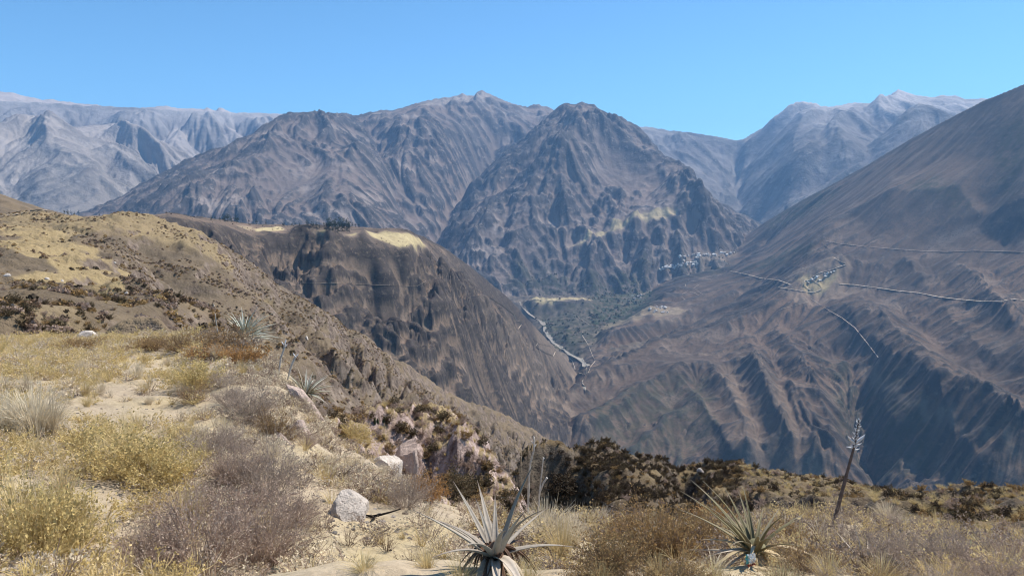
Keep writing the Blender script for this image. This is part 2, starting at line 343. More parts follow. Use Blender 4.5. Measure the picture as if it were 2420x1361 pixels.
# big brown mountain on the right
add_mass('right_mountain', [
    [(1100, 1100, 2100), (1250, 1090, 2250), (1400, 1140, 2200), (1700, 1200, 2100), (2000, 1220, 2020), (2420, 1250, 1930), (3100, 1280, 1850)],
    [(1100, 1060, 2250), (1290, 1035, 2400), (1340, 1010, 2520), (1500, 1010, 2520), (1700, 1005, 2520), (1900, 1000, 2480), (2100, 1000, 2430), (2420, 1000, 2350), (3100, 1010, 2250)],
    [(1100, 1040, 2300), (1310, 1003, 2540), (1345, 965, 2660), (1400, 925, 2820), (1500, 880, 3020), (1600, 845, 3230), (1700, 800, 3430), (1830, 740, 3680), (1930, 690, 3900), (2050, 720, 3600), (2200, 735, 3430), (2420, 740, 3200), (3100, 760, 3000)],
    [(1100, 1030, 2350), (1330, 990, 2620), (1385, 880, 2980), (1420, 815, 3400), (1500, 770, 3800), (1600, 715, 4250), (1700, 670, 4550), (1800, 645, 4550), (1880, 605, 4500), (1950, 570, 4480), (2100, 582, 4180), (2420, 600, 3780), (3100, 620, 3500)],
    [(1100, 900, 3000), (1330, 850, 3300), (1400, 765, 4300), (1500, 720, 4950), (1560, 668, 5350), (1600, 648, 5450), (1650, 634, 5550), (1700, 618, 5600), (1810, 572, 5500), (1950, 500, 5200), (2100, 440, 4900), (2420, 390, 4350), (3100, 300, 4000)],
    [(1100, 950, 4000), (1250, 850, 4400), (1400, 735, 5100), (1500, 680, 5700), (1540, 636, 5850), (1560, 624, 5950), (1600, 602, 6050), (1640, 590, 6100), (1690, 585, 6150), (1740, 570, 6100), (1780, 545, 6050), (1810, 523, 6000), (1850, 500, 5950), (1900, 470, 5850), (1950, 445, 5750), (2000, 418, 5700), (2050, 390, 5600), (2100, 360, 5550), (2150, 330, 5450), (2200, 303, 5400), (2260, 272, 5300), (2320, 241, 5200), (2370, 220, 5100), (2420, 199, 5050), (2700, 90, 4900), (3100, -20, 4800)]],
    1800, 7600, calm=[(2250, 400, 4800, 650, 0.7), (1980, 520, 5150, 420, 0.65), (2350, 560, 3900, 350, 0.5), (1640, 700, 4700, 300, 0.5)], ero=[(460, 20, 2, 3.0), (170, 13, 5, 2.4)], rough=[(240, 7, 6, 'r')],
    ribs=[([(1925, 690, 3890), (1830, 742, 3670), (1700, 800, 3430), (1500, 880, 3020), (1400, 927, 2820), (1340, 970, 2640), (1300, 1030, 2450)], 60, 260),
          ([(1950, 695), (2000, 760), (2060, 840), (2150, 925), (2250, 985), (2340, 1040), (2430, 1100)], 95, 220),
          ([(1990, 690), (2060, 760), (2120, 830), (2200, 930)], 50, 120),
          ([(1682, 872), (1700, 920), (1742, 1005), (1768, 1105)], 58, 85), ([(1745, 792), (1782, 855), (1802, 930), (1850, 1040), (1882, 1115)], 55, 85),
          ([(1815, 765), (1870, 825), (1902, 885), (1942, 965), (1968, 1065), (1980, 1120)], 60, 95), ([(1772, 850), (1785, 905), (1818, 990), (1858, 1090)], 38, 60),
          ([(1850, 900), (1868, 935), (1902, 1015), (1928, 1105)], 40, 60), ([(1605, 905), (1640, 960), (1690, 1040), (1722, 1110)], 45, 75),
          ([(1680, 872), (1600, 905), (1520, 960), (1430, 1040), (1380, 1080)], 55, 110), ([(1660, 960), (1580, 1010), (1500, 1080)], 35, 70), ([(1530, 930), (1440, 1000), (1370, 1060)], 35, 70),
          ([(2130, 890), (2200, 990), (2262, 1085), (2305, 1155)], 50, 95), ([(2060, 880), (2100, 980), (2130, 1080), (2150, 1150)], 40, 80), ([(2200, 930), (2310, 1010), (2420, 1110)], 45, 90),
          ([(1990, 800), (2030, 900), (2050, 1000), (2080, 1120)], -55, 80), ([(2330, 720), (2400, 820), (2480, 930)], 60, 110), ([(2200, 705), (2270, 800), (2350, 880)], 30, 90),
          ([(2250, 600), (2310, 680), (2400, 790)], 35, 80), ([(2120, 600), (2180, 670)], 25, 60),
          ([(1700, 800), (1560, 835), (1440, 890), (1380, 930)], 22, 45), ([(1720, 770), (1580, 810), (1450, 860), (1400, 890)], -26, 45), ([(1760, 740), (1620, 780), (1480, 830), (1400, 865)], 24, 45), ([(1700, 740), (1580, 775), (1450, 825)], -24, 45), ([(1640, 735), (1520, 780), (1430, 815)], 24, 45),
          ([(2420, 330, 4050), (2250, 400, 4400), (2100, 470, 4700), (1980, 545, 4700), (1930, 600, 4450), (1925, 685, 3920)], 60, 300),
          ([(2330, 300, 4300), (2300, 450, 4100), (2350, 560, 3900)], -60, 220),
          ([(2000, 870, 3100), (2060, 980, 2600), (2110, 1120, 2250)], -80, 220),
          ([(1640, 690, 4700), (1560, 740, 4250), (1440, 810, 3500)], 35, 90),
          ([(1780, 690, 4250), (1600, 780, 3750), (1430, 865, 3100)], -40, 90),
          ([(1830, 560, 5700), (1760, 600, 5400), (1700, 650, 5000)], -50, 160)])
# canyon spur with the little plateau
def cliffs(X, Y, Z, rs, r0, r1):
    r = GR[r0:r1]
    t = np.clip((r - rs[1]) / (rs[3] - rs[1]), 0, 1.0)
    band = np.exp(-((t - 0.6) / 0.42) ** 2) * (r < rs[3])
    rim = np.clip((rs[3] - r) / 30, 0, 1)
    n = ridged(X / 48, Y / 48, 6, 222, 0.6); n2 = ridged(X / 130 + 3, Y / 130, 3, 230)
    carve = 30 * np.clip(1.1 - n, 0, 2) + 42 * np.clip(0.9 - n2, 0, 2)
    mod = np.clip(0.8 + 0.7 * vnoise(X / 200, Y / 200, 240), 0.3, 1.3)
    return Z - carve * band * mod * np.clip((rs[3] - r) / 45, 0, 1) ** 1.2
add_mass('canyon_spur', [
    [(-300, 900, 950), (300, 950, 1000), (700, 960, 1080), (900, 980, 1100), (1000, 990, 1180), (1100, 1000, 1350), (1230, 1008, 1780), (1290, 1012, 2120), (1380, 1010, 2480)],
    [(-300, 700, 1000), (300, 760, 1080), (700, 800, 1240), (900, 830, 1250), (1000, 850, 1330), (1100, 880, 1540), (1200, 920, 1900), (1300, 965, 2370), (1380, 990, 2650)],
    [(-300, 560, 1080), (300, 580, 1120), (430, 600, 1180), (560, 625, 1260), (640, 655, 1330), (700, 655, 1370), (800, 668, 1400), (900, 672, 1420), (960, 680, 1460), (1040, 690, 1600), (1120, 745, 1820), (1200, 825, 2180), (1300, 905, 2560), (1380, 950, 2760)],
    [(-300, 520, 1100), (300, 520, 1150), (380, 516, 1200), (430, 518, 1260), (520, 532, 1350), (600, 550, 1420), (670, 548, 1460), (700, 541, 1480), (730, 545, 1480), (765, 556, 1480), (840, 551, 1480), (860, 546, 1470), (880, 562, 1450), (920, 576, 1470), (960, 585, 1530), (1000, 600, 1720), (1060, 635, 1900), (1100, 655, 2030), (1180, 715, 2320), (1260, 795, 2580), (1330, 865, 2760), (1400, 940, 2860)],
    [(-300, 520, 1200), (200, 512, 1250), (300, 514, 1300), (380, 508, 1300), (398, 503, 1300), (430, 508, 1320), (440, 510, 1330), (470, 513, 1430), (520, 519, 1480), (560, 526, 1600), (600, 531, 1750), (680, 533, 1850), (760, 534, 1900), (830, 537, 1900), (860, 537, 1880), (900, 542, 1850), (940, 546, 1850), (980, 554, 1860), (1000, 559, 1950), (1040, 580, 2050), (1070, 600, 2100), (1110, 630, 2200), (1150, 662, 2330), (1200, 702, 2480), (1222, 726, 2550), (1250, 758, 2680), (1290, 800, 2780), (1350, 865, 2900), (1390, 920, 2960), (1450, 990, 3000)]],
    900, 3400, bands=[(42, 0.75), (17, 0.6)], ero=[(260, 16, 2, 2.6), (90, 9, 4, 2.0)], rough=[(80, 5, 6, 'r')], post=cliffs,
    ribs=[([(1040, 655), (1160, 775), (1280, 895), (1345, 965)], 26, 45), ([(985, 690), (1080, 800), (1180, 900), (1255, 985)], 28, 42), ([(1080, 690), (1200, 800), (1310, 905)], 22, 36), ([(1010, 680), (1110, 790), (1215, 895), (1290, 975)], -24, 34),
          ([(900, 690), (960, 780), (1010, 870), (1045, 950)], 30, 42), ([(830, 690), (880, 765), (940, 850), (980, 930)], 26, 38), ([(1050, 690), (1140, 785), (1240, 880)], -22, 32), ([(950, 700), (1010, 800), (1080, 900), (1120, 970)], 26, 36), ([(770, 600), (790, 680), (830, 760)], 22, 36),
          ([(868, 566, 1450), (872, 610, 1435), (868, 660, 1415)], -58, 60), ([(955, 600, 1500), (955, 640, 1475), (958, 676, 1450)], -62, 65), ([(655, 585, 1410), (648, 640, 1360)], -42, 60),
          ([(705, 575, 1440), (700, 640, 1390)], -34, 45), ([(1000, 740, 1490), (1040, 820, 1440), (1080, 900, 1420), (1110, 960, 1400)], -34, 45), ([(930, 690, 1430), (960, 760, 1390), (1000, 850, 1330), (1050, 930, 1280)], -30, 40),
          ([(1090, 740, 1720), (1150, 850, 1720), (1200, 950, 1800)], 34, 70), ([(1130, 760, 1880), (1200, 870, 2000), (1260, 960, 2150)], -28, 50), ([(1200, 790, 2230), (1270, 880, 2350), (1310, 950, 2420)], 26, 60), ([(1020, 640, 1620), (1090, 760, 1680), (1130, 850, 1650)], -26, 45),
          ([(860, 550, 1450), (880, 640, 1420), (850, 760, 1340), (830, 860, 1260)], -26, 60),
          ([(1010, 610, 1680), (1040, 700, 1620), (1090, 800, 1650), (1160, 900, 1850)], 30, 110),
          ([(760, 560, 1470), (760, 660, 1390), (800, 760, 1310)], 25, 80),
          ([(660, 550, 1440), (650, 640, 1330)], 18, 60)])
# hill on the far left with the track
add_mass('left_rise', [
    [(-700, 560, 560), (0, 520, 560), (200, 530, 560), (420, 540, 560)],
    [(-700, 420, 720), (-200, 440, 700), (0, 458, 700), (60, 478, 700), (115, 498, 740), (160, 507, 760), (210, 516, 780), (300, 540, 780), (500, 600, 780)]],
    540, 1100, ero=(90, 3, 5, 1.5), rough=[(25, 0.6, 4, 'f')], edge=(-2000, 330, 4.0))
# the tawny hillside on the left
def hill_cliffs(X, Y, Z, rs, r0, r1):
    t = np.clip((GR[r0:r1] - rs[0]) / (rs[-1] - rs[0]), 0, 1)
    steep = np.clip((T[None, :] - pix(640, 700)[0]) / 0.1, 0, 1) * np.exp(-((t - 0.55) / 0.35) ** 2)
    n = ridged(X / 26, Y / 60, 5, 501)
    pits = np.clip(ridged(X / 34 + 9, Y / 80, 3, 509) - 0.8, 0, 1)
    return Z + steep * (8.5 * (n - 0.4)) - steep * 20 * pits + 1.1 * (ridged(X / 13, Y / 13, 4, 520) - 0.4) * np.clip(t * 3, 0, 1)
add_mass('left_hillside', [
    [(-700, 810, 30), (0, 800, 31), (200, 805, 31), (400, 810, 30), (520, 850, 28), (600, 930, 30), (700, 1010, 45), (800, 1070, 70), (900, 1120, 100), (1000, 1180, 130), (1150, 1230, 180), (1300, 1300, 240)],
    [(-700, 700, 90), (0, 705, 90), (200, 740, 90), (400, 770, 95), (600, 850, 110), (700, 890, 150), (800, 945, 200), (900, 985, 240), (1000, 1030, 300), (1100, 1080, 380), (1250, 1140, 450), (1400, 1200, 500)],
    [(-700, 580, 230), (0, 600, 230), (200, 620, 240), (300, 640, 250), (450, 700, 270), (600, 750, 300), (700, 790, 330), (800, 840, 370), (900, 895, 420), (1000, 950, 480), (1100, 1000, 560), (1250, 1065, 640), (1400, 1120, 700)],
    [(-700, 505, 480), (0, 510, 480), (50, 507, 480), (100, 506, 470), (150, 512, 440), (200, 517, 420), (235, 512, 420), (270, 506, 425), (300, 504, 430), (340, 509, 440), (365, 514, 440), (400, 524, 430), (430, 534, 420), (470, 547, 420), (500, 566, 430), (520, 577, 430), (560, 602, 435), (600, 628, 440), (630, 650, 445), (660, 677, 450), (700, 700, 460), (750, 730, 480), (800, 760, 500), (850, 788, 520), (900, 822, 545), (950, 855, 575), (1000, 893, 610), (1050, 928, 650), (1100, 950, 690), (1160, 968, 740), (1200, 985, 770), (1250, 1012, 800), (1290, 1035, 820), (1400, 1130, 860)]],
    27, 1250, bands=[(7, 0.45)], ero=[(75, 2.6, 4, 2.0)], rough=[(16, 0.7, 5, 'f'), (3.2, 0.12, 3, 'f')], back=0.8, post=hill_cliffs,
    ribs=[([(680, 740), (740, 830), (790, 910), (830, 970)], -22, 17), ([(815, 785), (845, 850), (885, 915)], -20, 15), ([(905, 855), (930, 915), (955, 985)], -18, 14), ([(575, 630), (600, 665), (625, 715)], -15, 11), ([(385, 640), (415, 685), (430, 705)], -9, 10), ([(200, 690), (250, 705), (300, 730)], -3, 8),
          ([(720, 750), (790, 850), (850, 950)], 8, 14), ([(850, 800), (900, 890), (930, 960)], 8, 13), ([(640, 680), (690, 780), (740, 880), (760, 940)], 6, 14),
          ([(330, 560, 350), (400, 640, 270), (480, 740, 200)], -6, 22), ([(560, 620, 400), (640, 700, 340), (720, 800, 260), (800, 900, 210)], 6, 30),
          ([(650, 690, 400), (760, 820, 330), (860, 930, 290), (960, 1010, 280)], -12, 22), ([(820, 800, 440), (900, 900, 370), (960, 960, 330)], 9, 26),
          ([(0, 640, 150), (200, 690, 120), (420, 770, 90)], 2.5, 16)])
# dark mound and ridge beyond the foreground on the right
add_mass('near_mound', [
    [(1000, 1330, 19), (1200, 1275, 22), (1300, 1250, 22), (1340, 1240, 21), (1400, 1225, 19), (1500, 1220, 17), (1640, 1240, 14), (1850, 1240, 11.5), (2000, 1245, 10), (2200, 1275, 9), (2420, 1305, 8), (3100, 1330, 7)],
    [(1000, 1320, 20.5), (1200, 1255, 24.5), (1240, 1205, 26), (1280, 1195, 26.6), (1330, 1185, 26.8), (1370, 1165, 26.4), (1400, 1125, 26.5), (1440, 1100, 27), (1480, 1098, 27.5), (1560, 1116, 28), (1610, 1150, 29), (1640, 1165, 28.5), (1680, 1135, 26), (1850, 1160, 24), (2000, 1195, 22), (2100, 1212, 19), (2200, 1215, 17), (2300, 1225, 16), (2420, 1235, 16), (3100, 1270, 14)],
    [(1000, 1320, 22), (1180, 1240, 25), (1215, 1150, 26), (1240, 1065, 27), (1262, 1050, 27.5), (1300, 1052, 28), (1340, 1072, 28), (1365, 1070, 28.5), (1400, 1062, 29), (1430, 1060, 30), (1455, 1070, 30.5), (1480, 1083, 31), (1520, 1092, 32), (1560, 1098, 33), (1600, 1110, 34), (1640, 1108, 34), (1680, 1100, 34), (1730, 1102, 35), (1800, 1117, 36), (1850, 1126, 37), (1900, 1136, 38), (1960, 1140, 39), (2000, 1150, 40), (2060, 1163, 40), (2100, 1175, 38), (2150, 1183, 33), (2200, 1181, 28), (2250, 1176, 26), (2300, 1172, 25), (2350, 1173, 24), (2400, 1182, 23), (3100, 1230, 20)]],
    6, 90, ero=[(6, 0.35, 4, 1.3)], rough=[(2.6, 0.22, 5, 'r'), (0.7, 0.06, 3, 'f')], crest_rough=(1.6, 0.22), front=0.5, back=0.9, edge=(1195, 9000, 1.5),
    ribs=[([(1262, 1060, 27), (1300, 1150, 24), (1360, 1210, 17)], -1.8, 2.2), ([(1640, 1108, 33), (1590, 1150, 24), (1560, 1220, 15)], -1.0, 1.6)])
# ledge with the pale rock face
add_mass('rock_ledge', [
    [(600, 1150, 10), (780, 1130, 11.5), (860, 1150, 11.5), (960, 1180, 11.8), (1100, 1215, 12), (1200, 1245, 12), (1500, 1300, 12)],
    [(600, 1100, 12.5), (780, 1075, 13.2), (850, 1110, 13.6), (950, 1125, 14.2), (1000, 1130, 14.6), (1080, 1120, 14.8), (1150, 1160, 14.8), (1220, 1220, 14.5), (1500, 1300, 14)],
    [(600, 1060, 13.5), (760, 1045, 14), (820, 1030, 14.6), (880, 1018, 15), (950, 1012, 15.4), (1000, 1025, 15.5), (1080, 1035, 15.8), (1140, 1080, 16), (1200, 1160, 16), (1500, 1300, 16)],
    [(600, 1050, 15), (740, 1040, 15.5), (800, 1016, 17), (870, 1000, 18.5), (950, 983, 20), (1020, 983, 20.5), (1060, 995, 20), (1100, 1020, 19), (1140, 1060, 18), (1170, 1120, 17), (1220, 1200, 17), (1500, 1300, 17)]],
    8, 60, ero=[(3.2, 0.3, 4, 1.4)], rough=[(1.1, 0.24, 6, 'r')], front=0.9, back=1.0, edge=(700, 1230, 1.5),
    ribs=[([(1005, 1010, 17), (1010, 1080, 15), (1040, 1150, 13)], -0.9, 0.7)])
# the ground we stand on
add_mass('foreground_ground', [
    [(-900, 1900, 1.5), (3300, 1900, 1.5)],
    [(-900, 1361, 2.95), (700, 1361, 3.0), (1400, 1361, 3.05), (3300, 1361, 2.9)],
    [(-900, 1110, 4.9), (400, 1105, 5.1), (600, 1120, 5.0), (760, 1160, 4.7), (900, 1195, 4.6), (1100, 1265, 4.1), (1400, 1292, 3.9), (1800, 1288, 4.1), (2000, 1275, 4.4), (2420, 1330, 3.7), (3300, 1340, 3.6)],
    [(-900, 950, 9), (0, 945, 9.2), (400, 935, 9.5), (560, 930, 9.0), (650, 960, 8.2), (720, 1020, 7.5), (780, 1080, 6.9), (900, 1160, 5.8), (1100, 1228, 5.0), (1400, 1264, 4.7), (1800, 1258, 5.0), (2000, 1242, 5.6), (2420, 1313, 4.6), (3300, 1320, 4.5)],
    [(-900, 850, 16), (0, 858, 16), (400, 848, 15), (520, 830, 13), (600, 850, 11.6), (680, 905, 10.2), (740, 980, 9), (800, 1062, 8), (930, 1145, 6.8), (1100, 1212, 5.9), (1400, 1250, 5.3), (1800, 1243, 5.7), (2000, 1230, 6.3), (2420, 1305, 5.2), (3300, 1315, 5.0)],
    [(-900, 795, 30), (0, 795, 32), (200, 797, 30), (400, 790, 23), (500, 792, 17), (560, 800, 13.5), (620, 828, 12.2), (680, 880, 10.9), (740, 955, 9.6), (800, 1045, 8.6), (860, 1080, 8.0), (930, 1130, 7.2), (1000, 1172, 6.7), (1100, 1203, 6.3), (1250, 1232, 6), (1400, 1246, 5.7), (1600, 1250, 5.8), (1800, 1238, 6.1), (2000, 1226, 6.8), (2200, 1280, 6), (2420, 1302, 5.5), (3300, 1312, 5.3)]],
    1.2, 60, ero=None, rough=[(2.6, 0.07, 4, 'f'), (0.5, 0.022, 4, 'f'), (0.12, 0.007, 2, 'f')], front=0.05, back=0.75, sm=31)

TAN = HEIGHT / GR
def hit(px, py, lift=0.0):
    """world point where the line through a photo pixel meets the land"""
    t, e = pix(px, py); t = float(t); e = float(e)
    c = np.interp(t, T, np.arange(NC)); c0 = int(np.clip(math.floor(c), 0, NC - 2)); f = c - c0
    col = TAN[:, c0] * (1 - f) + TAN[:, c0 + 1] * f
    k = np.nonzero(col >= e)[0]
    if len(k) == 0: return None
    k = k[0]
    if k == 0: r = RR[0]
    else:
        a = (e - col[k - 1]) / (col[k] - col[k - 1] + 1e-12); r = RR[k - 1] + a * (RR[k] - RR[k - 1])
    cs = 1 / math.sqrt(1 + t * t)
    return np.array([r * t * cs, r * cs, r * e + lift])
def ground_z(x, y):
    x = np.asarray(x, float); y = np.asarray(y, float)
    r = np.hypot(x, y); t = x / y
    c = np.interp(t, T, np.arange(NC)); k = np.interp(np.log(r), np.log(RR), np.arange(NR))
    c0 = np.clip(np.floor(c).astype(int), 0, NC - 2); k0 = np.clip(np.floor(k).astype(int), 0, NR - 2)
    fc = c - c0; fk = k - k0
    return (HEIGHT[k0, c0] * (1 - fc) * (1 - fk) + HEIGHT[k0, c0 + 1] * fc * (1 - fk) + HEIGHT[k0 + 1, c0] * (1 - fc) * fk + HEIGHT[k0 + 1, c0 + 1] * fc * fk)
def ground_n(x, y, e=0.15):
    n = np.stack([-(ground_z(x + e, y) - ground_z(x - e, y)) / (2 * e), -(ground_z(x, y + e) - ground_z(x, y - e)) / (2 * e), np.ones_like(np.asarray(x, float))], -1)
    return n / np.linalg.norm(n, axis=-1, keepdims=True)
# ------------------------------------------------------------------ node helpers and materials
class NT:
    def __init__(s, name):
        s.m = bpy.data.materials.new(name); s.m.use_nodes = True
        s.t = s.m.node_tree; s.n = s.t.nodes; s.l = s.t.links; s.n.clear()
        s.out = s.n.new('ShaderNodeOutputMaterial'); s.b = s.n.new('ShaderNodeBsdfPrincipled')
        s.l.new(s.b.outputs[0], s.out.inputs[0])
        s.b.inputs['Roughness'].default_value = 0.95
        s.b.inputs['Specular IOR Level'].default_value = 0.15
        s.geo = s.n.new('ShaderNodeNewGeometry')
    def put(s, sock, v):
        if v is None: return
        if hasattr(v, 'is_output'): s.l.new(v, sock)
        elif isinstance(v, (tuple, list)) and len(v) == 3 and sock.type == 'RGBA': sock.default_value = (*v, 1)
        else: sock.default_value = v
    def math(s, op, a, b=None, clamp=False):
        n = s.n.new('ShaderNodeMath'); n.operation = op; n.use_clamp = clamp
        s.put(n.inputs[0], a); s.put(n.inputs[1], b); return n.outputs[0]
    def pos(s, scale=(1, 1, 1), rot=(0, 0, 0), src=None):
        n = s.n.new('ShaderNodeMapping'); n.inputs['Scale'].default_value = scale; n.inputs['Rotation'].default_value = rot
        s.l.new(src or s.geo.outputs['Position'], n.inputs[0]); return n.outputs[0]
    def noise(s, vec, scale, detail=4, rough=0.55, dist=0.0, out=0):
        n = s.n.new('ShaderNodeTexNoise'); n.inputs['Scale'].default_value = scale; n.inputs['Detail'].default_value = detail
        n.inputs['Roughness'].default_value = rough; n.inputs['Distortion'].default_value = dist
        s.l.new(vec, n.inputs['Vector']); return n.outputs[out]
    def vor(s, vec, scale, feat='F1', out=0, rand=1.0):
        n = s.n.new('ShaderNodeTexVoronoi'); n.feature = feat; n.inputs['Scale'].default_value = scale; n.inputs['Randomness'].default_value = rand
        s.l.new(vec, n.inputs['Vector']); return n.outputs[out]
    def ramp(s, v, lo, hi, a=0.0, b=1.0):
        n = s.n.new('ShaderNodeMapRange'); n.clamp = True
        n.inputs[1].default_value = lo; n.inputs[2].default_value = hi; n.inputs[3].default_value = a; n.inputs[4].default_value = b
        s.put(n.inputs[0], v); return n.outputs[0]
    def mix(s, f, a, b, kind='MIX'):
        n = s.n.new('ShaderNodeMix'); n.data_type = 'RGBA'; n.blend_type = kind
        s.put(n.inputs[0], f); s.put(n.inputs[6], a); s.put(n.inputs[7], b); return n.outputs[2]
    def attr(s, name, out=2):
        n = s.n.new('ShaderNodeAttribute'); n.attribute_name = name; return n.outputs[out]
    def bump(s, h, dist, strength=1.0, prev=None):
        n = s.n.new('ShaderNodeBump'); n.inputs['Strength'].default_value = strength; n.inputs['Distance'].default_value = dist
        s.put(n.inputs['Height'], h)
        if prev is not None: s.l.new(prev, n.inputs['Normal'])
        return n.outputs[0]
    def sep(s, v):
        n = s.n.new('ShaderNodeSeparateXYZ'); s.l.new(v, n.inputs[0]); return n.outputs
    def done(s, col, nrm=None, rough=None):
        s.put(s.b.inputs['Base Color'], col)
        if nrm is not None: s.l.new(nrm, s.b.inputs['Normal'])
        if rough is not None: s.put(s.b.inputs['Roughness'], rough)
        return s.m

def plain(name, col, var=0.25, scale=30, rough=0.8, bump=0.0, objcoord=True):
    s = NT(name); tc = s.n.new('ShaderNodeTexCoord').outputs['Object'] if objcoord else s.geo.outputs['Position']
    n = s.noise(tc, scale, 4, 0.6)
    f = s.ramp(n, 0.3, 0.7)
    c = s.mix(f, tuple(x * (1 - var) for x in col), tuple(min(1, x * (1 + var)) for x in col))
    oi = s.n.new('ShaderNodeObjectInfo').outputs['Random']
    c = s.mix(s.ramp(oi, 0, 1, 0, 0.35), c, tuple(x * 0.55 for x in col))
    return s.done(c, s.bump(n, bump) if bump else None, rough)

def far_land(name, soil, soil2, rock, pale, S, rock_lo, rock_hi, bump, green=None, scrub=None, high=None):
    """S is the size in metres of the main colour patches"""
    s = NT(name); P = s.geo.outputs['Position']
    big = s.noise(P, 1 / (S * 3.0), 5, 0.6); mid = s.noise(P, 1 / S, 6, 0.62, 0.4); fine = s.noise(P, 6 / S, 5, 0.65)
    strat = s.noise(s.pos((0.25, 0.25, 2.2)), 1.6 / S, 5, 0.6, 0.8)
    nz = s.sep(s.geo.outputs['Normal'])[2]
    steep = s.math('ADD', nz, s.ramp(mid, 0.3, 0.7, -0.10, 0.10))
    rib = s.math('ADD', s.attr('rib'), s.ramp(fine, 0.3, 0.7, -0.35, 0.35))
    isrock = s.math('MAXIMUM', s.math('MULTIPLY', s.ramp(steep, rock_hi, rock_lo), s.ramp(rib, -0.9, 0.1)), s.math('MULTIPLY', s.ramp(rib, 0.15, 0.6), 1.0))
    c = s.mix(s.ramp(big, 0.38, 0.62), soil, soil2)
    c = s.mix(s.math('MULTIPLY', s.ramp(mid, 0.52, 0.68), 0.55), c, pale)
    rk = s.mix(s.ramp(strat, 0.4, 0.66), rock, tuple(x * 0.55 for x in rock))
    rk = s.mix(s.math('MULTIPLY', s.ramp(fine, 0.55, 0.7), 0.6), rk, pale)
    c = s.mix(isrock, c, rk)
    if high:                                            # pale bleached grass and ash on the highest ground
        zz = s.math('ADD', s.sep(P)[2], s.ramp(big, 0.3, 0.7, -300, 300))
        c = s.mix(s.ramp(zz, high[0], high[1], 0, high[2]), c, high[3])
    if scrub:
        sp = s.noise(P, 1 / scrub[1], 3, 0.7)
        c = s.mix(s.math('MULTIPLY', s.ramp(sp, 0.52, 0.6), scrub[2]), c, scrub[0])
    if green:
        gm = s.math('MULTIPLY', s.attr('green'), s.ramp(s.noise(P, 1 / 35, 5, 0.7), 0.40, 0.55))
        c = s.mix(gm, c, green)
    pa = s.attr('straw'); c = s.mix(s.math('MULTIPLY', pa, s.ramp(fine, 0.25, 0.6, 0.5, 1.0)), c, s.mix(s.ramp(pa, 0.35, 0.6), (0.33, 0.25, 0.18), (0.46, 0.37, 0.20)))
    hh = s.math('ADD', s.math('MULTIPLY', mid, 0.5), s.math('MULTIPLY', fine, 0.3))
    return s.done(c, s.bump(hh, bump, 0.9))

M = {}
BR, BR2, RK, PL = (0.132, 0.088, 0.061), (0.074, 0.053, 0.041), (0.060, 0.050, 0.045), (0.22, 0.168, 0.13)
M['far'] = far_land('far mountain rock', (0.24, 0.21, 0.185), (0.18, 0.16, 0.145), (0.13, 0.12, 0.112), (0.36, 0.32, 0.295), 420, 0.62, 0.85, 60, high=(100, 1500, 0.75, (0.44, 0.38, 0.345)))
M['far_right'] = far_land('blue grey far rock', (0.17, 0.15, 0.14), (0.13, 0.115, 0.11), (0.09, 0.085, 0.08), (0.30, 0.27, 0.25), 380, 0.62, 0.85, 60, high=(900, 1700, 0.85, (0.50, 0.46, 0.44)))
M['central'] = far_land('grey brown mountain rock', (0.17, 0.128, 0.105), (0.125, 0.10, 0.087), (0.065, 0.058, 0.054), (0.33, 0.275, 0.24), 260, 0.62, 0.82, 34, green=(0.035, 0.042, 0.022), high=(900, 1500, 0.6, (0.38, 0.33, 0.30)))
M['right'] = far_land('dry brown mountainside', BR, BR2, RK, PL, 150, 0.58, 0.74, 9, green=(0.03, 0.038, 0.018), scrub=((0.06, 0.05, 0.037), 9, 0.6))
M['spur'] = far_land('dark canyon rock', (0.175, 0.122, 0.086), (0.115, 0.084, 0.063), (0.062, 0.048, 0.041), (0.29, 0.215, 0.16), 60, 0.62, 0.80, 5, scrub=((0.07, 0.06, 0.042), 5, 0.55))
M['valley'] = far_land('valley floor soil', (0.125, 0.096, 0.07), (0.095, 0.078, 0.058), (0.075, 0.062, 0.052), (0.22, 0.18, 0.14), 60, 0.6, 0.8, 4, green=(0.028, 0.038, 0.016))
def near_land(name, soil, soil2, rock, pale, S, rock_lo, rock_hi, bump, straw=(0.40, 0.30, 0.15)):
    s = NT(name); P = s.geo.outputs['Position']
    big = s.noise(P, 1 / (S * 4), 4, 0.6); mid = s.noise(s.pos((1, 1, 2)), 1 / S, 6, 0.7, 0.3); fine = s.noise(P, 9 / S, 5, 0.7); grit = s.vor(P, 26 / S)
    nz = s.sep(s.geo.outputs['Normal'])[2]
    isrock = s.ramp(s.math('ADD', nz, s.ramp(mid, 0.3, 0.7, -0.09, 0.09)), rock_hi, rock_lo)
    c = s.mix(s.ramp(big, 0.4, 0.6), soil, soil2)
    c = s.mix(s.math('MULTIPLY', s.attr('straw'), s.ramp(mid, 0.3, 0.62, 0.35, 1.0)), c, straw)
    c = s.mix(s.math('MULTIPLY', s.ramp(mid, 0.5, 0.66), 0.6), c, tuple(x * 0.55 for x in soil))
    rk = s.mix(s.ramp(s.noise(s.pos((1, 1, 0.5)), 3 / S, 6, 0.7, 0.5), 0.40, 0.62), rock, pale)
    c = s.mix(isrock, c, rk)
    c = s.mix(s.math('MULTIPLY', s.ramp(fine, 0.42, 0.62), 0.55), c, s.mix(1.0, c, (0.62, 0.60, 0.57), 'MULTIPLY'))
    c = s.mix(s.math('MULTIPLY', s.ramp(grit, 0.22, 0.1), s.ramp(fine, 0.5, 0.62)), c, pale)
    hh = s.math('ADD', s.math('MULTIPLY', mid, 0.6), s.math('ADD', s.math('MULTIPLY', fine, 0.3), s.math('MULTIPLY', grit, -0.05)))
    return s.done(c, s.bump(hh, bump, 1.0))
